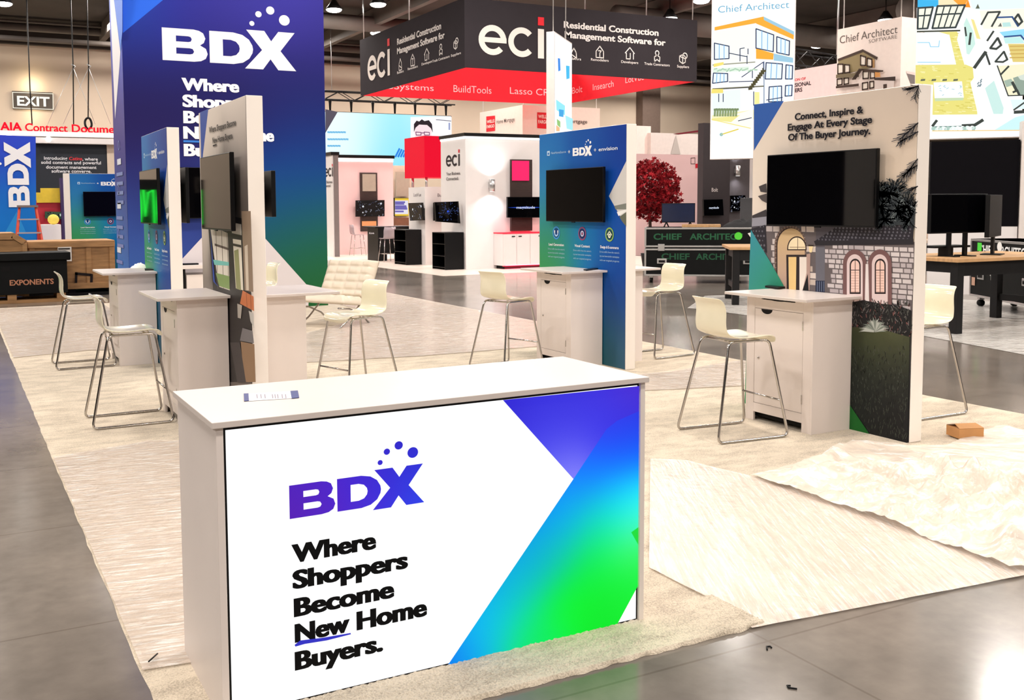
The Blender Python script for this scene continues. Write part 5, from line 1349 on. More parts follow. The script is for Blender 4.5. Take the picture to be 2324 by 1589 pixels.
# ------------------------------------------------------------------ glowing hanging panels of the software stand
da = Vector((math.sin(-.7557), math.cos(-.7557), 0)); db = Vector((math.sin(.8151), math.cos(.8151), 0))
def azp(px, py, d):
    v = ray(px, py); v = v/np.hypot(v[0], v[1]); return Vector(CO+v*d)
def reach(C, d, px):
    """distance along d from C where the vertical line at C + s d is seen at column px (near C's height)"""
    lo, hi = 0, 8
    def col(s):
        p = np.array(C+d*s)-CO; q = CM @ p; return F_PX*q[0]/q[2]+PPX
    f0 = col(0) < px
    for _ in range(40):
        m = (lo+hi)/2
        if (col(m) < px) == f0: lo = m
        else: hi = m
    return lo
panel_edge = mat('white_panel_edge', (236, 226, 220), .5, var=.03)
def hung(name, label, C, face, w, depth, th, z0, z1):
    """hanging light box: front face starts at C and runs along `face`; th thick along depth"""
    t, o = root(name, label, 'hanging light box', (C.x, C.y, z0), 'hanging light boxes of the house-plan stand')
    q = [Vector((C.x, C.y, z0)), Vector((C.x, C.y, z0))+face*w, Vector((C.x, C.y, z0))+face*w+depth*th, Vector((C.x, C.y, z0))+depth*th]
    MB().prism(q, (0, 0, z1-z0), panel_edge).build('frame', t, o)
    for f in (.15, .85):
        p = q[0]+face*w*f+depth*th/2; MB().cyl((p.x, p.y, z1), (p.x, p.y, 9.4), .015, alu, 6).build('cable', t, o)
    return t, o
# narrow one seen edge on
C = azp(1258, 71, 25); ztop = C.z
w = reach(C, db, 1298); th = reach(C, da, 1240)
t, o = hung('hanging_light_box', 'narrow glowing hanging panel seen nearly edge-on in front of the charcoal ring sign', C, db, w, da, th, 3.35, ztop)
A = Art((C.x, C.y, 0), db, step=.006)
A.rect(.03, 3.38, w-.03, ztop-.03, (252, 254, 255), 0)
for y in (150, 220, 262): A.up(0)
for q, c in (([(1265, 132), (1270, 133), (1271, 160), (1266, 162)], (60, 140, 230)), ([(1283, 149), (1291, 150), (1291, 178), (1284, 180)], (70, 190, 240)), ([(1260, 226), (1280, 240), (1280, 262), (1261, 250)], (150, 232, 250)), ([(1266, 248), (1277, 250), (1276, 266), (1266, 264)], (70, 170, 230)), ([(1280, 262), (1297, 270), (1297, 296), (1283, 292)], (170, 236, 248)), ([(1260, 270), (1268, 276), (1268, 290), (1261, 284)], (150, 200, 120)), ([(1258, 284), (1266, 290), (1266, 298), (1258, 298)], (240, 190, 140))):
    A.pp(q, c)
A.build('picture', t, BACKLIT, o)
# wide one with the house section
C = azp(1611, 362, 25); z0 = C.z; w = reach(C, -da, 1800)
t, o = hung('hanging_light_box', 'tall glowing hanging panel with a cut-away house drawing above the road cases', C, -da, w, db, .27, z0, 7.6)
A = Art((C.x, C.y, 0), -da, step=.003)
A.rect(.01, z0+.01, w-.01, 7.58, (255, 255, 255))
A.tp('Chief Architect', (1630, 27), (1791, 20), 16, (96, 172, 206), -.006); A.up()
DK, BL, OR, YE, CY_ = (44, 58, 92), (110, 176, 226), (250, 176, 60), (244, 226, 120), (160, 204, 226)
q_ = lambda *pts: [(1580+x*.2392, y*.2392) for x, y in pts]
for pl, c_ in ((q_((165, 300), (560, 262), (560, 470), (500, 600), (165, 640)), (250, 251, 242)), (q_((160, 652), (500, 632), (500, 672), (160, 690)), (224, 240, 224)), (q_((150, 870), (420, 850), (420, 1040), (400, 1080), (150, 1100)), (238, 247, 244)), (q_((150, 1095), (330, 1070), (560, 1040), (560, 1130), (360, 1170), (150, 1145)), (246, 240, 190)), (q_((645, 600), (930, 570), (920, 950), (640, 990)), (246, 249, 252)), (q_((560, 262), (930, 350), (925, 560), (560, 500)), (252, 248, 238)), (q_((165, 1140), (540, 1040), (540, 1220), (330, 1200)), (255, 253, 240))): A.pp(pl, c_)
A.pp([(1622, 62), (1733, 38), (1733, 50), (1622, 70)], OR); A.pp([(1733, 38), (1802, 78), (1801, 90), (1716, 54), (1716, 50)], OR); A.pp([(1733, 38), (1802, 72), (1802, 80), (1734, 46)], CY_)
A.pp([(1716, 110), (1756, 122), (1755, 136), (1716, 134)], OR); A.pp([(1756, 122), (1800, 132), (1800, 143), (1756, 138)], CY_)
def win(A, q, n, c=DK):
    A.pp(q, (236, 246, 255)); A.stroke(A.P(q), .024, c, True)
    for k in range(1, n):
        f = k/n; A.sp([(q[0][0]+(q[1][0]-q[0][0])*f, q[0][1]+(q[1][1]-q[0][1])*f), (q[3][0]+(q[2][0]-q[3][0])*f, q[3][1]+(q[2][1]-q[3][1])*f)], .016, BL)
    A.up()
win(A, [(1716, 66), (1756, 80), (1755, 118), (1716, 110)], 3); win(A, [(1763, 84), (1792, 94), (1791, 126), (1763, 120)], 3)
win(A, [(1739, 143), (1776, 146), (1774, 180), (1737, 180)], 3); win(A, [(1784, 148), (1799, 150), (1798, 180), (1783, 180)], 2)
win(A, [(1746, 198), (1774, 196), (1774, 231), (1745, 232)], 3); win(A, [(1783, 195), (1798, 194), (1797, 218), (1782, 219)], 2)
win(A, [(1622, 99), (1655, 106), (1655, 134), (1622, 136)], 3); win(A, [(1620, 167), (1652, 168), (1652, 186), (1618, 190)], 4)
for q in (((1656, 122), (1696, 130)), ((1680, 112), (1680, 140)), ((1696, 128), (1696, 146)), ((1698, 112), (1698, 124)), ((1680, 112), (1690, 110)), ((1655, 187), (1718, 185)), ((1618, 204), (1712, 199)), ((1684, 176), (1733, 142)), ((1733, 142), (1734, 178)), ((1708, 160), (1708, 178)), ((1632, 214), (1632, 232)), ((1642, 214), (1642, 232)), ((1711, 209), (1711, 240)), ((1676, 275), (1706, 268)), ((1740, 228), (1776, 222))): A.sp(q, .02, DK)
A.sp(q_((645, 590), (645, 990))[0:2], .02, (120, 140, 170)); A.sp(q_((160, 622), (560, 594)), .025, (150, 150, 130)); A.sp(q_((160, 848), (640, 822)), .03, (110, 106, 84))
A.up()
for k in range(9): A.sp([(1700+3.8*k, 203-5*k), (1707+3.8*k, 202-5*k)], .05, (84, 78, 50)); A.sp([(1703+3.6*k, 202-5*k), (1703+3.6*k, 196-5*k)], .03, (84, 78, 50))
A.pp([(1616, 203), (1642, 203), (1642, 212), (1615, 213)], YE); A.pp([(1621, 146), (1643, 142), (1643, 148), (1620, 154)], YE); A.pp([(1713, 210), (1724, 210), (1724, 236), (1713, 238)], (250, 240, 160))
A.pp([(1616, 270), (1680, 262), (1660, 278), (1640, 276), (1616, 272)], (240, 232, 150))
for k in range(9): A.sp([(1624+6*k, 250), (1623+6*k, 264)], .05, (140, 158, 112)); A.sp([(1622+6*k, 250), (1628+6*k, 249)], .05, (120, 140, 100))
for k in range(14): A.sp([(1622+7*k, 158+(k*5) % 7), (1628+7*k, 157+(k*3) % 6)], .03, (170, 206, 176))
A.sp([(1638, 306), (1676, 294)], .03, (230, 210, 90)); A.sp([(1616, 272), (1704, 292)], .02, (240, 226, 130)); A.disc(*A.uv(1638, 306), .04, (140, 190, 190))
A.build('picture', t, BACKLIT, o)
# right hand one with the plan view
C = azp(2090, 317, 22); z0 = C.z; w = reach(C, -da, 2318)
t, o = hung('hanging_light_box', 'big glowing hanging panel with a house plan seen from above, over the black backdrop', C, -da, w, db, .27, z0, 7.4)
A = Art((C.x, C.y, 0), -da, step=.003)
A.rect(.01, z0+.01, w-.01, 7.38, (255, 255, 255))
fl, wl, tq, dkk = (234, 224, 128), (255, 255, 252), (196, 238, 234), (62, 68, 64)
Q = lambda pts: A.P([(2060+x*.2139, y*.2139) for x, y in pts])
r = random.Random(8)
A.poly(Q([(330, 340), (525, 335), (600, 680), (690, 715), (740, 1222), (262, 1222), (270, 900), (80, 885), (85, 690), (512, 685), (440, 370)]), fl)
for k in range(90):
    x, y = r.choice(((r.uniform(95, 660), r.uniform(700, 860)), (r.uniform(460, 560), r.uniform(350, 660)), (r.uniform(285, 690), r.uniform(1085, 1210)), (r.uniform(600, 690), r.uniform(860, 1080))))
    A.stroke(Q([(x, y), (x+r.uniform(20, 60), y+2)]), .014, r.choice(((244, 236, 160), (214, 202, 98), (248, 242, 184))))
A.up()
T_ = [([(105, 0), (325, 0), (325, 72), (105, 85)], (66, 184, 238)), ([(325, 0), (560, 0), (545, 66), (325, 75)], (252, 232, 190)), ([(480, 0), (640, 0), (600, 66), (545, 60)], (250, 164, 58)), ([(598, 78), (640, 0), (665, 82)], (250, 150, 44)),
  ([(95, 85), (600, 62), (545, 330), (95, 345)], wl), ([(660, 0), (1234, 0), (1234, 90), (690, 110)], (232, 248, 250)), ([(88, 345), (440, 370), (512, 685), (84, 690)], (246, 252, 255)),
  ([(640, 80), (760, 110), (1234, 95), (1234, 690), (930, 700), (780, 430)], (250, 251, 248)), ([(550, 330), (640, 80), (745, 300), (782, 430), (705, 600), (600, 692), (520, 420)], wl), ([(622, 190), (690, 330), (715, 470), (650, 582), (622, 574), (592, 260)], (206, 238, 228)), ([(668, 205), (700, 215), (770, 420), (728, 412)], (242, 228, 150)),
  ([(760, 120), (1234, 95), (1234, 300), (800, 310)], (252, 246, 230)), ([(1000, 245), (1080, 240), (1095, 285), (1005, 290)], (190, 230, 226)), ([(968, 345), (1234, 312), (1234, 400), (1200, 384), (1020, 400)], (150, 220, 246)), ([(1010, 405), (1200, 394), (1232, 462), (1030, 466)], tq), ([(1058, 470), (1234, 470), (1234, 662), (1110, 662)], (228, 206, 124)),
  ([(660, 880), (782, 712), (930, 700), (1112, 1212), (740, 1218)], wl), ([(815, 940), (910, 860), (1012, 1150), (1002, 1212), (905, 1212)], (204, 236, 230)), ([(940, 705), (1234, 685), (1234, 1015), (1055, 1022)], (246, 240, 206)), ([(1110, 832), (1234, 790), (1234, 1012), (1172, 1012)], (150, 168, 154)), ([(1012, 862), (1090, 840), (1130, 900), (1040, 930)], (166, 186, 170)), ([(1160, 815), (1234, 790), (1234, 860), (1185, 850)], (214, 224, 212)),
  ([(270, 880), (570, 868), (590, 1040), (280, 1046)], wl), ([(280, 1046), (588, 1040), (582, 1068), (286, 1078)], (200, 220, 180)), ([(255, 1222), (1112, 1214), (1234, 1172), (1234, 1402), (252, 1402)], (250, 255, 253)), ([(900, 1392), (1130, 1250), (1234, 1222), (1234, 1392)], (206, 244, 246)), ([(1080, 1062), (1234, 1062), (1234, 1160), (1110, 1165)], (226, 246, 246)), ([(255, 1345), (700, 1335), (705, 1390), (258, 1393)], (112, 140, 134))]
for pts, c_ in T_: A.poly(Q(pts), c_)
for y in (500, 540, 580, 620): A.stroke(Q([(1075, y), (1234, y-3)]), .022, (206, 172, 92))
for q in ([(105, 95), (262, 85), (205, 310), (100, 315)], [(310, 75), (600, 65), (500, 300), (255, 310)]):
    A.poly(Q(q), (248, 250, 228)); A.stroke(Q(q), .035, (60, 68, 70), True); n = 2 if q[0][0] == 105 else 4
    for k in range(1, n):
        f = k/n; A.stroke(Q([(q[0][0]+(q[1][0]-q[0][0])*f, q[0][1]+(q[1][1]-q[0][1])*f), (q[3][0]+(q[2][0]-q[3][0])*f, q[3][1]+(q[2][1]-q[3][1])*f)]), .024, (60, 68, 70))
    A.stroke(Q([(q[0][0]*.62+q[3][0]*.38, q[0][1]*.62+q[3][1]*.38), (q[1][0]*.62+q[2][0]*.38, q[1][1]*.62+q[2][1]*.38)]), .03, (60, 68, 70)); A.up()
A.stroke(Q([(96, 345), (545, 334)]), .03, (70, 72, 60))
for q in ([(100, 460), (222, 460), (236, 505), (322, 505), (330, 440)], [(100, 668), (340, 668)]): A.stroke(Q(q), .012, (130, 204, 238))
for q, w_ in (([(772, 270), (842, 142), (968, 136), (882, 290)], .035), ([(1120, 215), (1160, 162), (1202, 240), (1166, 275), (1120, 215)], .04), ([(835, 440), (900, 342)], .035), ([(866, 520), (945, 412), (980, 488), (930, 528), (866, 520)], .04), ([(920, 662), (1010, 556), (1046, 640), (1000, 666), (920, 662)], .035), ([(700, 725), (816, 562)], .06), ([(816, 562), (860, 692)], .035), ([(975, 800), (1060, 712)], .035), ([(1108, 985), (1150, 966), (1170, 1010)], .04), ([(940, 705), (1055, 1022), (1234, 1016)], .022), ([(1115, 1172), (1234, 1088)], .03), ([(1124, 1196), (1234, 1190)], .06), ([(692, 1338), (785, 1280)], .06), ([(572, 1336), (700, 1330)], .05), ([(258, 1340), (300, 1285)], .05), ([(1100, 880), (1140, 960)], .05), ([(600, 300), (612, 390)], .03), ([(660, 360), (645, 480)], .04)):
    A.stroke(Q(q), w_, dkk)
for q in ([(940, 196), (1098, 190), (1160, 290)], [(1015, 400), (1188, 386), (1234, 440)]): A.stroke(Q(q), .03, (50, 84, 140))
A.poly(Q([(710, 102), (735, 52), (756, 102)]), (96, 100, 84), up=False); A.poly(Q([(945, 292), (976, 250), (990, 292)]), (110, 112, 104), up=False)
for x in (155, 270, 385, 500): A.poly(Q([(x-26, 868), (x-20, 846), (x+26, 843), (x+22, 864)]), (104, 110, 90), up=False)
for k in range(14): x, y = r.uniform(300, 560), r.uniform(900, 1020); A.stroke(Q([(x, y), (x+r.uniform(8, 26), y+r.uniform(-14, 14))]), .012, (160, 204, 220))
for k in range(8): x, y = r.uniform(730, 770), r.uniform(860, 940); A.stroke(Q([(x, y), (x+14, y-20)]), .02, (120, 140, 150))
A.up()
for k in range(26): A.disc(*Q([(266+17*k, 1368+6*(k % 3)-.4*k)])[0], .04, r.choice(((232, 248, 242), (176, 204, 194), (250, 255, 252))), 7)
A.up(); A.stroke(Q([(255, 1394), (1225, 1386)]), .016, (250, 204, 130))
A.build('picture', t, BACKLIT, o)

# matt white hanging cube of the same stand
SXX = 20.0; ya, yb = at(1901, 65, 'x', SXX).y, at(2047, 40, 'x', SXX).y; zt = (at(1901, 65, 'x', SXX).z+at(2047, 40, 'x', SXX).z)/2
xr = at(2082, 46, 'y', yb).x
signw = mat('soft_white_fabric', (244, 228, 220), .8, var=.03)
t, o = root('hanging_sign', 'white fabric hanging sign with a modern house picture and software name', 'hanging sign', (SXX, yb, 4.1))
MB().box((SXX, yb, 4.1), (xr+.6, ya, zt), signw).build('fabric_box', t, o)
for x, y in ((SXX+.1, yb+.1), (xr, yb+.1), (SXX+.1, ya-.1)): MB().cyl((x, y, zt), (x, y, 9.4), .015, alu, 6).build('cable', t, o)
A = Art((SXX, yb, 0), (0, -1, 0), step=.005)
A.tp('Chief Architect', (1906, 98), (2037, 76), 18, (98, 88, 84), -.004); A.tp('SOFTWARE', (1972, 98), (2036, 87), 8.5, (120, 108, 102), -.006); A.up()
BR, TN, GL = (74, 58, 50), (150, 134, 98), (236, 226, 214)
A.pp([(1903, 136), (1960, 116), (1986, 128), (1986, 152), (1952, 160), (1903, 172)], TN); A.pp([(1902, 134), (1959, 112), (1993, 130), (1991, 136), (1960, 118), (1903, 139)], BR)
A.pp([(1953, 124), (1986, 136), (1986, 154), (1953, 150)], (206, 160, 110))
for q in ([(1955, 126), (1967, 130), (1966, 149), (1955, 148)], [(1971, 132), (1981, 135), (1981, 152), (1970, 150)], [(1904, 146), (1916, 146), (1916, 166), (1904, 168)], [(1920, 147), (1931, 148), (1931, 164), (1920, 166)], [(1962, 163), (1975, 162), (1974, 178), (1962, 179)], [(1979, 162), (1989, 161), (1989, 177), (1979, 178)], [(1904, 180), (1915, 179), (1915, 192), (1904, 194)], [(1920, 178), (1930, 177), (1930, 190), (1920, 192)], [(1962, 189), (1974, 187), (1974, 202), (1962, 204)], [(1979, 186), (1988, 185), (1988, 199), (1979, 201)]):
    A.pp(q, GL); A.stroke(A.P(q), .035, BR, True)
A.up(); A.pp([(1954, 156), (2010, 160), (2010, 163), (1990, 166), (1956, 160)], BR); A.pp([(1903, 170), (1945, 166), (1955, 160), (1955, 175), (1903, 178)], (120, 108, 84)); A.pp([(1903, 196), (1955, 190), (1955, 196), (1903, 201)], BR)
A.pp([(1992, 164), (2004, 165), (2004, 175), (1992, 176)], (214, 150, 84)); A.pp([(1991, 178), (2039, 174), (2039, 184), (1991, 182)], (62, 50, 46)); A.pp([(1992, 184), (2036, 184), (2036, 200), (1992, 204)], (222, 208, 202))
for k in range(8): A.sp([(1942+2*k, 180-3*k), (1950+2*k, 179-3*k)], .04, BR)
A.pp([(2012, 192), (2020, 191), (2020, 200), (2012, 202)], BR)
A.build('printed_picture', t, PRINT, o)
A = Art((SXX, yb, 0), (1, 0, 0), step=.005); A.pp([(2057, 166), (2076, 169), (2076, 190), (2066, 190)], (120, 112, 110)); A.pp([(2056, 161), (2076, 165), (2076, 171), (2057, 167)], (226, 206, 200)); A.build('end_picture', t, PRINT, o)
# pink-white association sign
XX = 24.0; ya, yb = at(1790, 162, 'x', XX).y, at(1902, 145, 'x', XX).y; zt = at(1850, 152, 'x', XX).z
t, o = root('hanging_sign', 'pale pink hanging sign with red and black association lettering', 'hanging sign', (XX, yb, 4.7))
MB().box((XX, yb, 4.7), (XX+2.4, ya+1.2, zt), mat('pinkish_fabric', (246, 222, 220), .8, var=.03)).build('fabric_box', t, o)
for y in (yb+.2, ya): MB().cyl((XX+.2, y, zt), (XX+.2, y, 9.4), .015, alu, 6).build('cable', t, o)
A = Art((XX, yb, 0), (0, -1, 0), step=.006)
for s, p0, p1, c, cap in (('ASSOCIATION OF', (1766, 191), (1829, 180), (220, 60, 70), 6), ('PROFESSIONAL', (1770, 203), (1841, 192), (50, 40, 48), 9), ('BUILDERS', (1775, 215), (1821, 206), (50, 40, 48), 9)): A.tp(s, p0, p1, cap, c, .02)
A.build('lettering', t, PRINT, o)
# concrete column with zone marks
p = at(1912, 100, 'y', 38); t, o = root('hall_column', 'beige hall column marked E 8 7 behind the white fabric sign', 'column', (p.x, 38, 0))
MB().box((at(1895, 100, 'y', 38).x, 38, 0), (at(1925, 100, 'y', 38).x, 38.9, 9.4), mat('column_beige', (150, 138, 126), .8, var=.08)).build('shaft', t, o)
A = Art((p.x, 38, 0), (1, 0, 0), step=.006)
for s, x, y in (('E', 1909, 13), ('8', 1904, 28), ('7', 1915, 36)): A.tp(s, (x, y), (x+7, y), 10, (34, 30, 30), .02)
A.build('zone_marks', t, PRINT, o)
p = at(1478, 270, 'y', 44.6); struct(MB().box((at(1456, 270, 'y', 44.5).x, 44.4, 0), (at(1496, 270, 'y', 44.5).x, 44.98, 8.55), mat('brown_door', (112, 94, 84), .7, var=.08)).build('door_1'))
truss('lighting_truss', 'black lattice truss in the roof beyond the glowing house drawing', azp(1790, 130, 34), azp(1905, 150, 36), .5)

# ------------------------------------------------------------------ right side of the red-cube booth
YP = 28.0
boxpx(1400, 1594, 350, 600, YP, .2, spill_pink, 'booth_wall', 'booth wall coloured as red-lit pink behind the red maple tree', 'booth wall', ground=True)
t, o = root('booth_wall', 'grey-white far booth wall with dark red top trim above the pink wall', 'booth wall', at(1500, 350, 'y', 31))
boxpx(1395, 1476, 285, 600, 31.2, .2, signw, 'left_board', parent=t, off=o, ground=True); boxpx(1476, 1600, 303, 600, 31, .2, mat('grey_white_fabric', (222, 212, 206), .8, var=.05), 'right_board', parent=t, off=o, ground=True)
A = Art((0, 30.99, 0), (1, 0, 0), step=.005); A.pp([(1527, 304), (1596, 294), (1596, 299), (1540, 305)], (110, 30, 44)); A.pp([(1534, 306), (1544, 350), (1522, 350)], (186, 178, 172)); A.build('printed_trim', t, PRINT, o)
A = Art((0, YP, 0), (1, 0, 0), step=.004); A.stroke(A.P([(1568, 359), (1577, 358), (1577, 372), (1568, 372)]), .025, (120, 96, 96), True); A.pp([(1578, 372), (1585, 371), (1585, 381), (1578, 382)], (206, 40, 54))
wo = at(1577, 370, 'y', YP-.01); tag(A.build('wall_emblem', None, PRINT, wo), 'small outlined square and red square printed on the pink wall', 'emblem')
dkw = mat('umber_wall', (52, 44, 47), .8, var=.06)
t, o = root('booth_wall', 'dark brown booth wall with one small white word beside the glowing house drawing', 'booth wall', at(1625, 500, 'y', 24))
boxpx(1595, 1656, 280, 600, 24, .25, dkw, 'dark_board', parent=t, off=o, ground=True)
A = Art((0, 24, 0), (1, 0, 0), step=.004); A.tp('Bolt', (1615, 435), (1629, 435), 9, (226, 216, 214), .008); A.build('lettering', t, PRINT, o)
def smalltx(A, w, h): A.text('magnitude', w*.5, h*.42, h*.14, (225, 235, 255), .015, w*.5, 'c')
monitor([(1597, 453), (1641, 452), (1643, 489), (1598, 490)], 23.85, 'black monitor with small white lettering on the dark brown wall', smalltx)
boxpx(1654, 1700, 360, 600, 26, .25, mat('grey_umber', (84, 77, 80), .6, var=.06), 'booth_wall', 'dark grey booth wall lit by a wall lamp behind the brown one', 'booth wall', ground=True)
boxpx(1698, 1716, 330, 600, 26.4, .3, bw, 'booth_column', 'narrow white post at the end of the dark grey wall', 'post', ground=True)
sconce((1669, 388), 26.0, 'white wall lamp shining on the dark grey wall', 9)
monitor([(1657, 444), (1692, 443), (1694, 479), (1658, 480)], 25.8, 'star-field monitor on the dark grey wall', stars(12))

# red maple
p0 = at(1476, 432, 'y', 22.5); q = F_PX/((CM @ (np.array(p0)-CO))[2]); rad = 76/q
t = thing('maple_tree', 'small tree with a round crown of deep red maple leaves beyond the road cases', 'tree', (p0.x, p0.y, 0))
o = Vector((p0.x, p0.y, 0))
leaf = [mat('red_leaf', (140, 14, 26), .7, var=.15, spec=.2), mat('dark_red_leaf', (96, 8, 18), .7, var=.15, spec=.2), mat('bright_red_leaf', (178, 34, 44), .7, var=.1, spec=.2)]
b = MB(); r = random.Random(5)
for k in range(2300):
    a, e = r.uniform(0, 2*PI), math.asin(r.uniform(-1, 1)); rr = rad*r.uniform(.35, 1.0)**.6*(.93+.16*noise.noise(Vector((a*1.2, e*2.2, 1))))
    c = p0+Vector((rr*math.cos(e)*math.cos(a), rr*math.cos(e)*math.sin(a), rr*1.02*math.sin(e)))
    M = Matrix.Rotation(r.uniform(0, 6.3), 3, 'Z') @ Matrix.Rotation(r.uniform(-1.2, 1.2), 3, 'X') @ Matrix.Rotation(r.uniform(0, 6.3), 3, 'Y')
    s = r.uniform(.055, .095); vs = [c+M @ Vector((0, 0, 0))]
    for j in range(10):
        an = 2*PI*j/10; L = s*(1.0 if j % 2 == 0 else .42); vs.append(c+M @ Vector((L*math.cos(an), L*math.sin(an), .012*(j % 2))))
    b.add(vs, [(0, 1+j, 1+(j+1) % 10) for j in range(10)], leaf[0 if k % 3 else (1 if k % 2 else 2)])
b.build('foliage', t, o)
bark = mat('bark', (70, 48, 40), .8, var=.2)
b = MB(); b.tube([(o.x, o.y, 0), (o.x+.03, o.y, .6), (o.x-.02, o.y, p0.z-rad*.6), (o.x, o.y, p0.z)], .06, bark, 8, r1=.03)
for k in range(9):
    a = k*2.4; b.tube([(o.x, o.y, p0.z-rad*(.7-.06*k)), (o.x+rad*.4*math.cos(a), o.y+rad*.4*math.sin(a), p0.z-rad*.2+.08*k), (o.x+rad*.75*math.cos(a), o.y+rad*.75*math.sin(a), p0.z+rad*(.05+.04*k))], .025, bark, 5, r1=.008)
b.build('trunk', t, o)
b = MB(); b.tube([(o.x, o.y, 0), (o.x, o.y, .4)], .2, black, 16, r1=.26); b.build('pot', t, o)

# road cases ---------------------------------------------------------------
def roadcase(P, ang, L, D, z0, zs, h, label, texts, mk):
    """P front left foot; ang heading of the front; zs split height"""
    t = thing('road_case', label, 'road case', (P.x, P.y, 0), ang, 'black road cases')
    MB().box((.02, 0, z0), (L-.02, D, zs-.008), casebl).build('case_body', t, (0, 0, 0), .01)
    MB().box((.02, 0, zs+.012), (L-.02, D, h), casebl).build('lid', t, (0, 0, 0), .01)
    for z in (z0+.02, zs-.035, zs+.035, h-.02):
        MB().box((0, -.012, z-.02), (L, D+.012, z+.02), alu).build('edge_rail', t, (0, 0, 0), .004)
    for x in (0, L-.04):
        MB().box((x, -.014, z0+.04), (x+.04, -.001, zs-.05), alu).build('corner_rail', t); MB().box((x, -.014, zs+.05), (x+.04, -.001, h-.04), alu).build('corner_rail', t)
    for x in (.3, L-.45):
        MB().box((x, -.03, zs-.07), (x+.15, -.013, zs+.09), alu).build('latch', t, (0, 0, 0), .01)
        hd = MB().box((x-.02, -.02, zs-.36), (x+.2, -.001, zs-.24), alu).build('handle_dish', t, (0, 0, 0), .02)
        MB().box((x+.02, -.026, zs-.33), (x+.16, -.0205, zs-.28), dark).build('grip', hd)
    for x in (.15, L-.15):
        for y in (.12, D-.12):
            w_ = MB(); w_.cyl((x-.025, y, .06), (x+.025, y, .06), .06, black, 14); w_.box((x-.04, y-.04, .115), (x+.04, y+.04, z0), alu); w_.build('caster', t)
    for s, u, v, cap, w_, c in texts: A = Art((0, 0, 0), (1, 0, 0), step=.004); A.text(s, u, v, cap, c, .03, w_); A.build('stencil_lettering', t, PRINT)
    for nm, fn in mk(L, h): A = Art((0, 0, 0), (1, 0, 0), step=.013); fn(A); A.build(nm, t, PRINT)
    return t
P = at(1462, 642, 'z', 0); ang = -.70; L = 2.63
hh = at(1452, 517, 'y', P.y).z
def mk1(L, h):
    return (('green_sticker', lambda A: A.disc(L*.78, h-.19, .085, (96, 220, 70), 20)), ('paper_label', lambda A: A.poly([(L*.855, h-.13), (L*.91, h-.09), (L*.955, h-.26), (L*.90, h-.30)], (236, 232, 226))))
roadcase(P, ang, L, .9, .16, hh-.46, hh, 'long black road case stencilled in dark green, beyond the cream stools', [('CHIEF', .2, hh-.27, .14, .62, (44, 96, 66)), ('ARCHITECT', 1.0, hh-.27, .14, 1.15, (44, 96, 66)), ('CHIEF', .38, hh-.72, .14, .62, (40, 84, 60)), ('ARCHITECT', 1.14, hh-.72, .14, 1.12, (40, 84, 60))], mk1)
dL = Vector((math.cos(ang), math.sin(ang), 0)); dD = Vector((-dL.y, dL.x, 0))
MZ = Matrix.Rotation(ang, 3, 'Z')
def oncase(u, v, z): return Vector((P.x, P.y, 0))+dL*u+dD*v+Vector((0, 0, z))
c = oncase(1.25, .35, hh+.035); b = MB(); b.obox(c, (.85, .5, .06), MZ, woodt); tag(b.build('plank_stack', None, c), 'pale wooden board lying on top of the green-stencilled road case', 'board')
c = oncase(2.12, .4, hh+.004); b = MB(); vs = []
for j in range(9):
    for i in range(25):
        a = 2*PI*i/24; q = 1-j/8; vs.append(c+dL*(.40*q*math.cos(a)*(1+.15*noise.noise(Vector((i*.6, j*.4, 1)))))+dD*(.3*q*math.sin(a))+Vector((0, 0, .2*(1-q**2.5)*(.75+.5*noise.noise(Vector((q*3*math.cos(a), q*3*math.sin(a), 4)))))))
b.add(vs, [(j*25+i, j*25+i+1, (j+1)*25+i+1, (j+1)*25+i) for j in range(8) for i in range(24)], mat('black_cloth', (30, 30, 32), .85, var=.2), True)
tag(b.build('cloth_heap', None, c), 'black cloth heaped on the green-stencilled road case', 'cloth')
# monitor on feet near the tree
c = oncase(.74, .74, hh); t = thing('monitor', 'dark blue monitor on splayed feet before the red maple', 'monitor', c, ang)
MB().box((-.38, 0, .10), (.38, .05, .55), black).build('casing', t, (0, 0, 0), .004); MB().box((-.365, -.004, .12), (.365, .001, .535), mat('navy_screen', (22, 34, 66), .15, var=.1)).build('screen', t)
for s in (-1, 1): MB().tube([(s*.27, .02, .11), (s*.22, .12, .0)], .016, black, 6).build('foot', t); MB().tube([(s*.27, .02, .11), (s*.32, -.10, .0)], .016, black, 6).build('foot', t)

# work benches --------------------------------------------------------------
def bench(C, ang, L, D, h, label, mid=True):
    t = thing('work_bench', label, 'work bench', (C.x, C.y, 0), ang, 'black steel work benches with wooden tops')
    MB().box((0, 0, h-.05), (L, D, h), woodt).build('bench_top', t, (0, 0, 0), .005)
    for x, y in ((.06, .05), (L-.18, .05), (.06, D-.17), (L-.18, D-.17)): MB().box((x, y, 0), (x+.12, y+.12, h-.05), steel).build('leg', t, (0, 0, 0), .004)
    b = MB(); b.box((.18, .06, h-.24), (L-.18, .09, h-.051), steel); b.build('apron', t)
    for x in (.1, L-.14): MB().box((x, .17, .28), (x+.04, D-.17, .38), steel).build('stretcher', t)
    b = MB(); b.box((.1, .17, h-.2), (.13, D-.17, h-.051), steel); b.build('side_apron', t)
    return t
hB = 1.03
C = at(2175, 588, 'z', hB); Cb = at(2106, 575, 'z', hB); Cr = at(2324, 582, 'z', hB)
a_ = math.atan2((Cr-C).y, (Cr-C).x); D_ = abs((Cb-C).dot(Vector((-math.sin(a_), math.cos(a_), 0))))
bench(C, a_, 2.4, max(.75, min(1.6, D_)), hB, 'wooden-topped black bench carrying the dark monitor, beside the palm-tree kiosk post')
bR = (C, a_)
C1 = at(1656, 561, 'z', hB); C1b = at(1617, 553, 'z', hB)
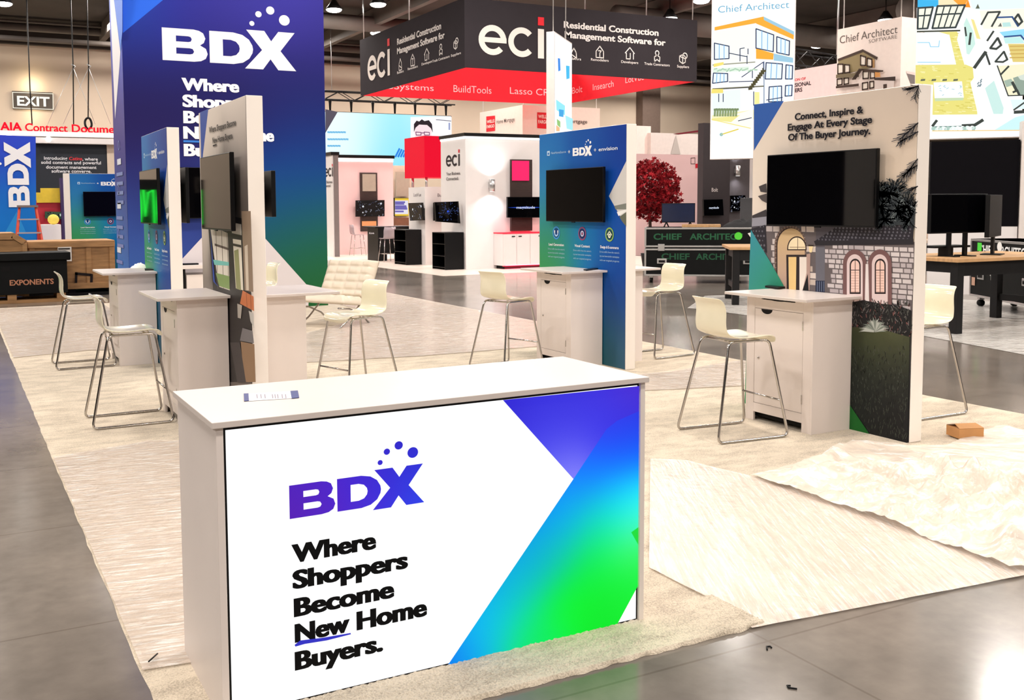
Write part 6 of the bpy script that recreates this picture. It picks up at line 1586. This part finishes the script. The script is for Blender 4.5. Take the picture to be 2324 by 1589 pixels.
bench(C1, math.atan2((C1-C1b).y, (C1-C1b).x)+PI/2-.1, 1.8, max(.7, min(1.4, (C1-C1b).length)), hB, 'wooden-topped black bench in front of the green-stencilled road case')
C2 = at(1668, 530, 'z', hB+.02); bench(C2, -.5, 1.6, .8, hB+.02, 'wooden-topped black bench partly hidden by the palm-tree kiosk, behind the nearer bench')
c = C2+Vector((math.cos(-.5)*.45-math.sin(-.5)*.4, math.sin(-.5)*.45+math.cos(-.5)*.4, 0)); t = thing('monitor', 'dark grey upright monitor back standing on the rear bench', 'monitor', c, -.7)
MB().box((-.22, 0, .06), (.22, .05, .88), mat('slate_plastic', (66, 66, 70), .5, var=.08)).build('casing', t, (0, 0, 0), .01); MB().box((-.12, -.08, 0), (.12, .12, .02), black).build('foot', t); MB().box((-.03, .0, .02), (.03, .04, .06), black).build('neck', t)
# monitor on the right bench
dA = Vector((math.cos(a_), math.sin(a_), 0)); dN = Vector((-dA.y, dA.x, 0))
c = C+dA*.55+dN*.45; c.z = hB
t = thing('monitor', 'large black monitor standing on two feet on the bench by the kiosk post', 'monitor', c, a_)
pl = lambda px: at(*px, 'y', c.y)
w_ = 1.12; zb_, zt_ = at(2220, 528, 'y', c.y).z-hB, at(2210, 440, 'y', c.y).z-hB
MB().box((-w_/2, 0, zb_), (w_/2, .06, zt_), black).build('casing', t, (0, 0, 0), .005); MB().box((-w_/2+.015, -.003, zb_+.02), (w_/2-.015, .001, zt_-.015), blackgl).build('screen', t)
for x in (-.16, .16): MB().box((x-.03, .01, .015), (x+.03, .05, zb_+.02), black).build('neck', t); MB().box((x-.05, -.12, 0), (x+.05, .16, .015), black).build('foot', t)
c = C+dA*1.35+dN*.5; c.z = hB
t = thing('monitor', 'second black monitor turned aside behind the large bench monitor', 'monitor', c, a_+.5)
MB().box((-.5, 0, .26), (.5, .06, .86), black).build('casing', t, (0, 0, 0), .005); MB().box((-.05, .01, 0), (.05, .05, .27), black).build('neck', t); MB().box((-.18, -.1, 0), (.18, .16, .015), black).build('foot', t)
c = C+dA*.15+dN*.5; c.z = hB+.001
t = thing('keyboard_tray', 'black clamp-on tray lying on the bench edge near the kiosk post', 'tray', c, a_); MB().box((0, 0, .12), (.7, .25, .15), black).build('tray_board', t, (0, 0, 0), .004); MB().box((.3, .05, 0), (.42, .2, .12), black).build('clamp', t)
# black backdrop below the plan panel, white pillar
p = azp(2111, 414, 21.5); q = p-da*reach(Vector((p.x, p.y, 1.8)), -da, 2311)
t, o = root('backdrop_wall', 'black backdrop wall under the glowing house plan', 'backdrop', (p.x, p.y, 0))
zt = azp(2111, 322, 21.5).z
MB().prism([(p.x, p.y, 1.32), (q.x, q.y, 1.32), Vector((q.x, q.y, 1.32))+db*.2, Vector((p.x, p.y, 1.32))+db*.2], (0, 0, zt-1.32), mat('matt_black', (10, 8, 13), .8, var=.1, spec=.1)).build('black_board', t, o)
MB().prism([(p.x, p.y, 0), (q.x, q.y, 0), Vector((q.x, q.y, 0))+db*.2, Vector((p.x, p.y, 0))+db*.2], (0, 0, 1.315), bw).build('white_base', t, o)
q2 = Vector((q.x, q.y, 0))+db*-.05; MB().prism([q2-da*.02, q2-da*1.6, q2-da*1.6+db*.3, q2-da*.02+db*.3], (0, 0, 3.3), panel_edge).build('white_return', t, o)
# road case behind the right bench
Pc = at(2200, 693, 'z', 0); Pc2 = at(2335, 722, 'z', 0)
an = math.atan2((Pc2-Pc).y, (Pc2-Pc).x)
def mk2(L, h):
    S = (230, 228, 222)
    return (('green_sticker', lambda A: A.rect(.25, h-.2, .4, h-.06, (80, 214, 70))), ('round_sticker', lambda A: A.disc(1.0, h-.1, .08, (240, 238, 234), 14)), ('paper_label', lambda A: A.rect(.08, .36, .2, .5, (190, 150, 130))),
            ('arrow_mark', lambda A: A.stroke([(.75, .5), (.75, .6), (.72, .57), (.75, .6), (.78, .57)], .02, S)), ('glass_mark', lambda A: A.rect(.85, .52, .92, .60, S)))
roadcase(Pc, an, 2.2, .8, .17, .84, 1.16, 'black road case with white stencilled letters and a green sticker under the bench', [('CHIEF', .3, .92, .15, .5, (236, 236, 236)), ('ARCHITECT', .9, .92, .15, 1.0, (236, 236, 236))], mk2)
# boxes under the benches
c = at(2150, 640, 'z', 0); t = thing('cardboard_box', 'wide cardboard box on the floor under the rear bench edge', 'box', c, .3)
MB().box((-.4, 0, 0), (.4, .5, .36), cardboard).build('carton', t, (0, 0, 0), .006); b = MB(); b.prism([(-.4, 0, .362), (.4, 0, .362), (.36, -.14, .42), (-.36, -.14, .42)], (0, 0, .006), cardboard); b.build('flap', t)
C3 = at(2112, 545, 'z', hB); bench(at(2100, 546, 'z', hB), .2, 1.1, .8, hB, 'small wooden-topped black bench right behind the kiosk post')
c = at(2120, 541, 'z', hB+.01)+Vector((.2, .3, 0)); t = thing('wooden_box', 'small wooden box on the bench behind the kiosk post', 'box', c, .2); MB().box((-.2, -.12, 0), (.2, .12, .14), wood).build('box_body', t, (0, 0, 0), .004); MB().box((-.21, -.13, .141), (.21, .13, .16), wood).build('box_lid', t)
film(gp((1560, 700), (1600, 672), (1700, 668), (2060, 672), (2324, 690), (2324, 806), (2240, 790), (2100, 764), (1690, 716), (1600, 703)), fz(.002, 2.0, .006), FILM_E, 'plastic_film', 'grey-white rumpled film spread under the work benches across the aisle', .16, G)

# ------------------------------------------------------------------ roof lamps in view
lp = None
for px, lab in (((758, 20), 'bright roof lamp beside the navy tower\'s top'), ((858, 8), 'bright roof lamp above the charcoal sign, upper of two'), ((856, 73), 'bright roof lamp just above the charcoal sign\'s corner'), ((1520, 40), 'star-bright roof lamp at the charcoal sign\'s far end'), ((1592, 0), 'bright roof lamp next to the glowing house drawing'), ((1855, 103), 'oval roof lamp seen past the glowing house drawing'), ((2010, 44), 'roof lamp right above the white fabric sign'), ((8, 6), 'bright roof lamp above the exit sign')):
    p = at(*px, 'z', 8.55)
    if lp is None:
        lp = thing('roof_lamp', lab, 'lamp', p, 0, 'high-bay roof lamps')
        MB().tube([(0, 0, -.02), (0, 0, .12), (0, 0, .3)], .30, steel, 20, r1=.08).build('housing', lp)
        MB().sphere((0, 0, -.03), .27, glow_lamp, 16, 8, (1, 1, .35)).build('lens', lp)
        MB().cyl((0, 0, .3), (0, 0, .85), .02, steel, 8).build('rod', lp)
    else: dup(lp, p, 0, lab)
# tower washers
for x in (3.9, 5.4):
    ld = bpy.data.lights.new('tower_washer', 'SPOT'); ld.energy = 30; ld.spot_size = math.radians(70); ld.spot_blend = .9; ld.color = (.85, .85, 1)
    lo = bpy.data.objects.new('tower_washer', ld); lo.location = (x, TY-.5, 6.9); lo.rotation_euler = (math.radians(14), 0, 0); COL.objects.link(lo)
# small litter
for px, lab in (((348, 1507), 'black screw lying on bare carpet by the counter\'s plain white end'), ((1745, 1473), 'small black twist tie on the concrete in front of the flat film'), ((1797, 1562), 'small black twist tie on the concrete nearest the camera')):
    p = at(*px); p.z = .026 if px[0] < 400 else .004; a = R.uniform(0, 3)
    d = Vector((math.cos(.9), math.sin(.9), 0)) if px[0] < 400 else Vector((math.cos(a), math.sin(a), 0))
    n_ = Vector((-d.y, d.x, 0))
    pts = [p-d*.035, p, p+d*.035] if px[0] < 400 else [p-d*.02, p+d*.008+n_*.012, p+d*.018, p+d*.008-n_*.008]
    tag(MB().tube(pts, .0035, black, 6).build('screw' if px[0] < 400 else 'twist_tie', None, p), lab, 'litter')

# green neon sign whose glow the rear kiosk's television mirrors
t, o = root('neon_sign', 'green neon tube sign on a black stand, mirrored in the rear kiosk television', 'neon sign', (-2.8, 34.6, 0))
MB().box((-4.0, 34.62, 1.0), (-1.5, 34.7, 2.75), black).build('back_board', t, o)
b = MB()
for x in (-3.8, -1.7): b.box((x-.04, 34.64, 0), (x+.04, 34.70, .999), black)
b.build('stand', t, o)
neon = mat('green_neon', (40, 255, 70), .5, emit=4)
for x in (-3.85, -3.0, -2.2):
    MB().tube([(x, 34.58, 1.2), (x+.02, 34.58, 2.4), (x+.18, 34.58, 2.3), (x+.30, 34.58, 1.5), (x+.34, 34.58, 2.4)], .03, neon, 6).build('neon_tube', t, o)
    MB().tube([(x+.56+.13*math.cos(a), 34.58, 1.8+.6*math.sin(a)) for a in [2*PI*i/20 for i in range(20)]], .03, neon, 6, True).build('neon_tube', t, o)
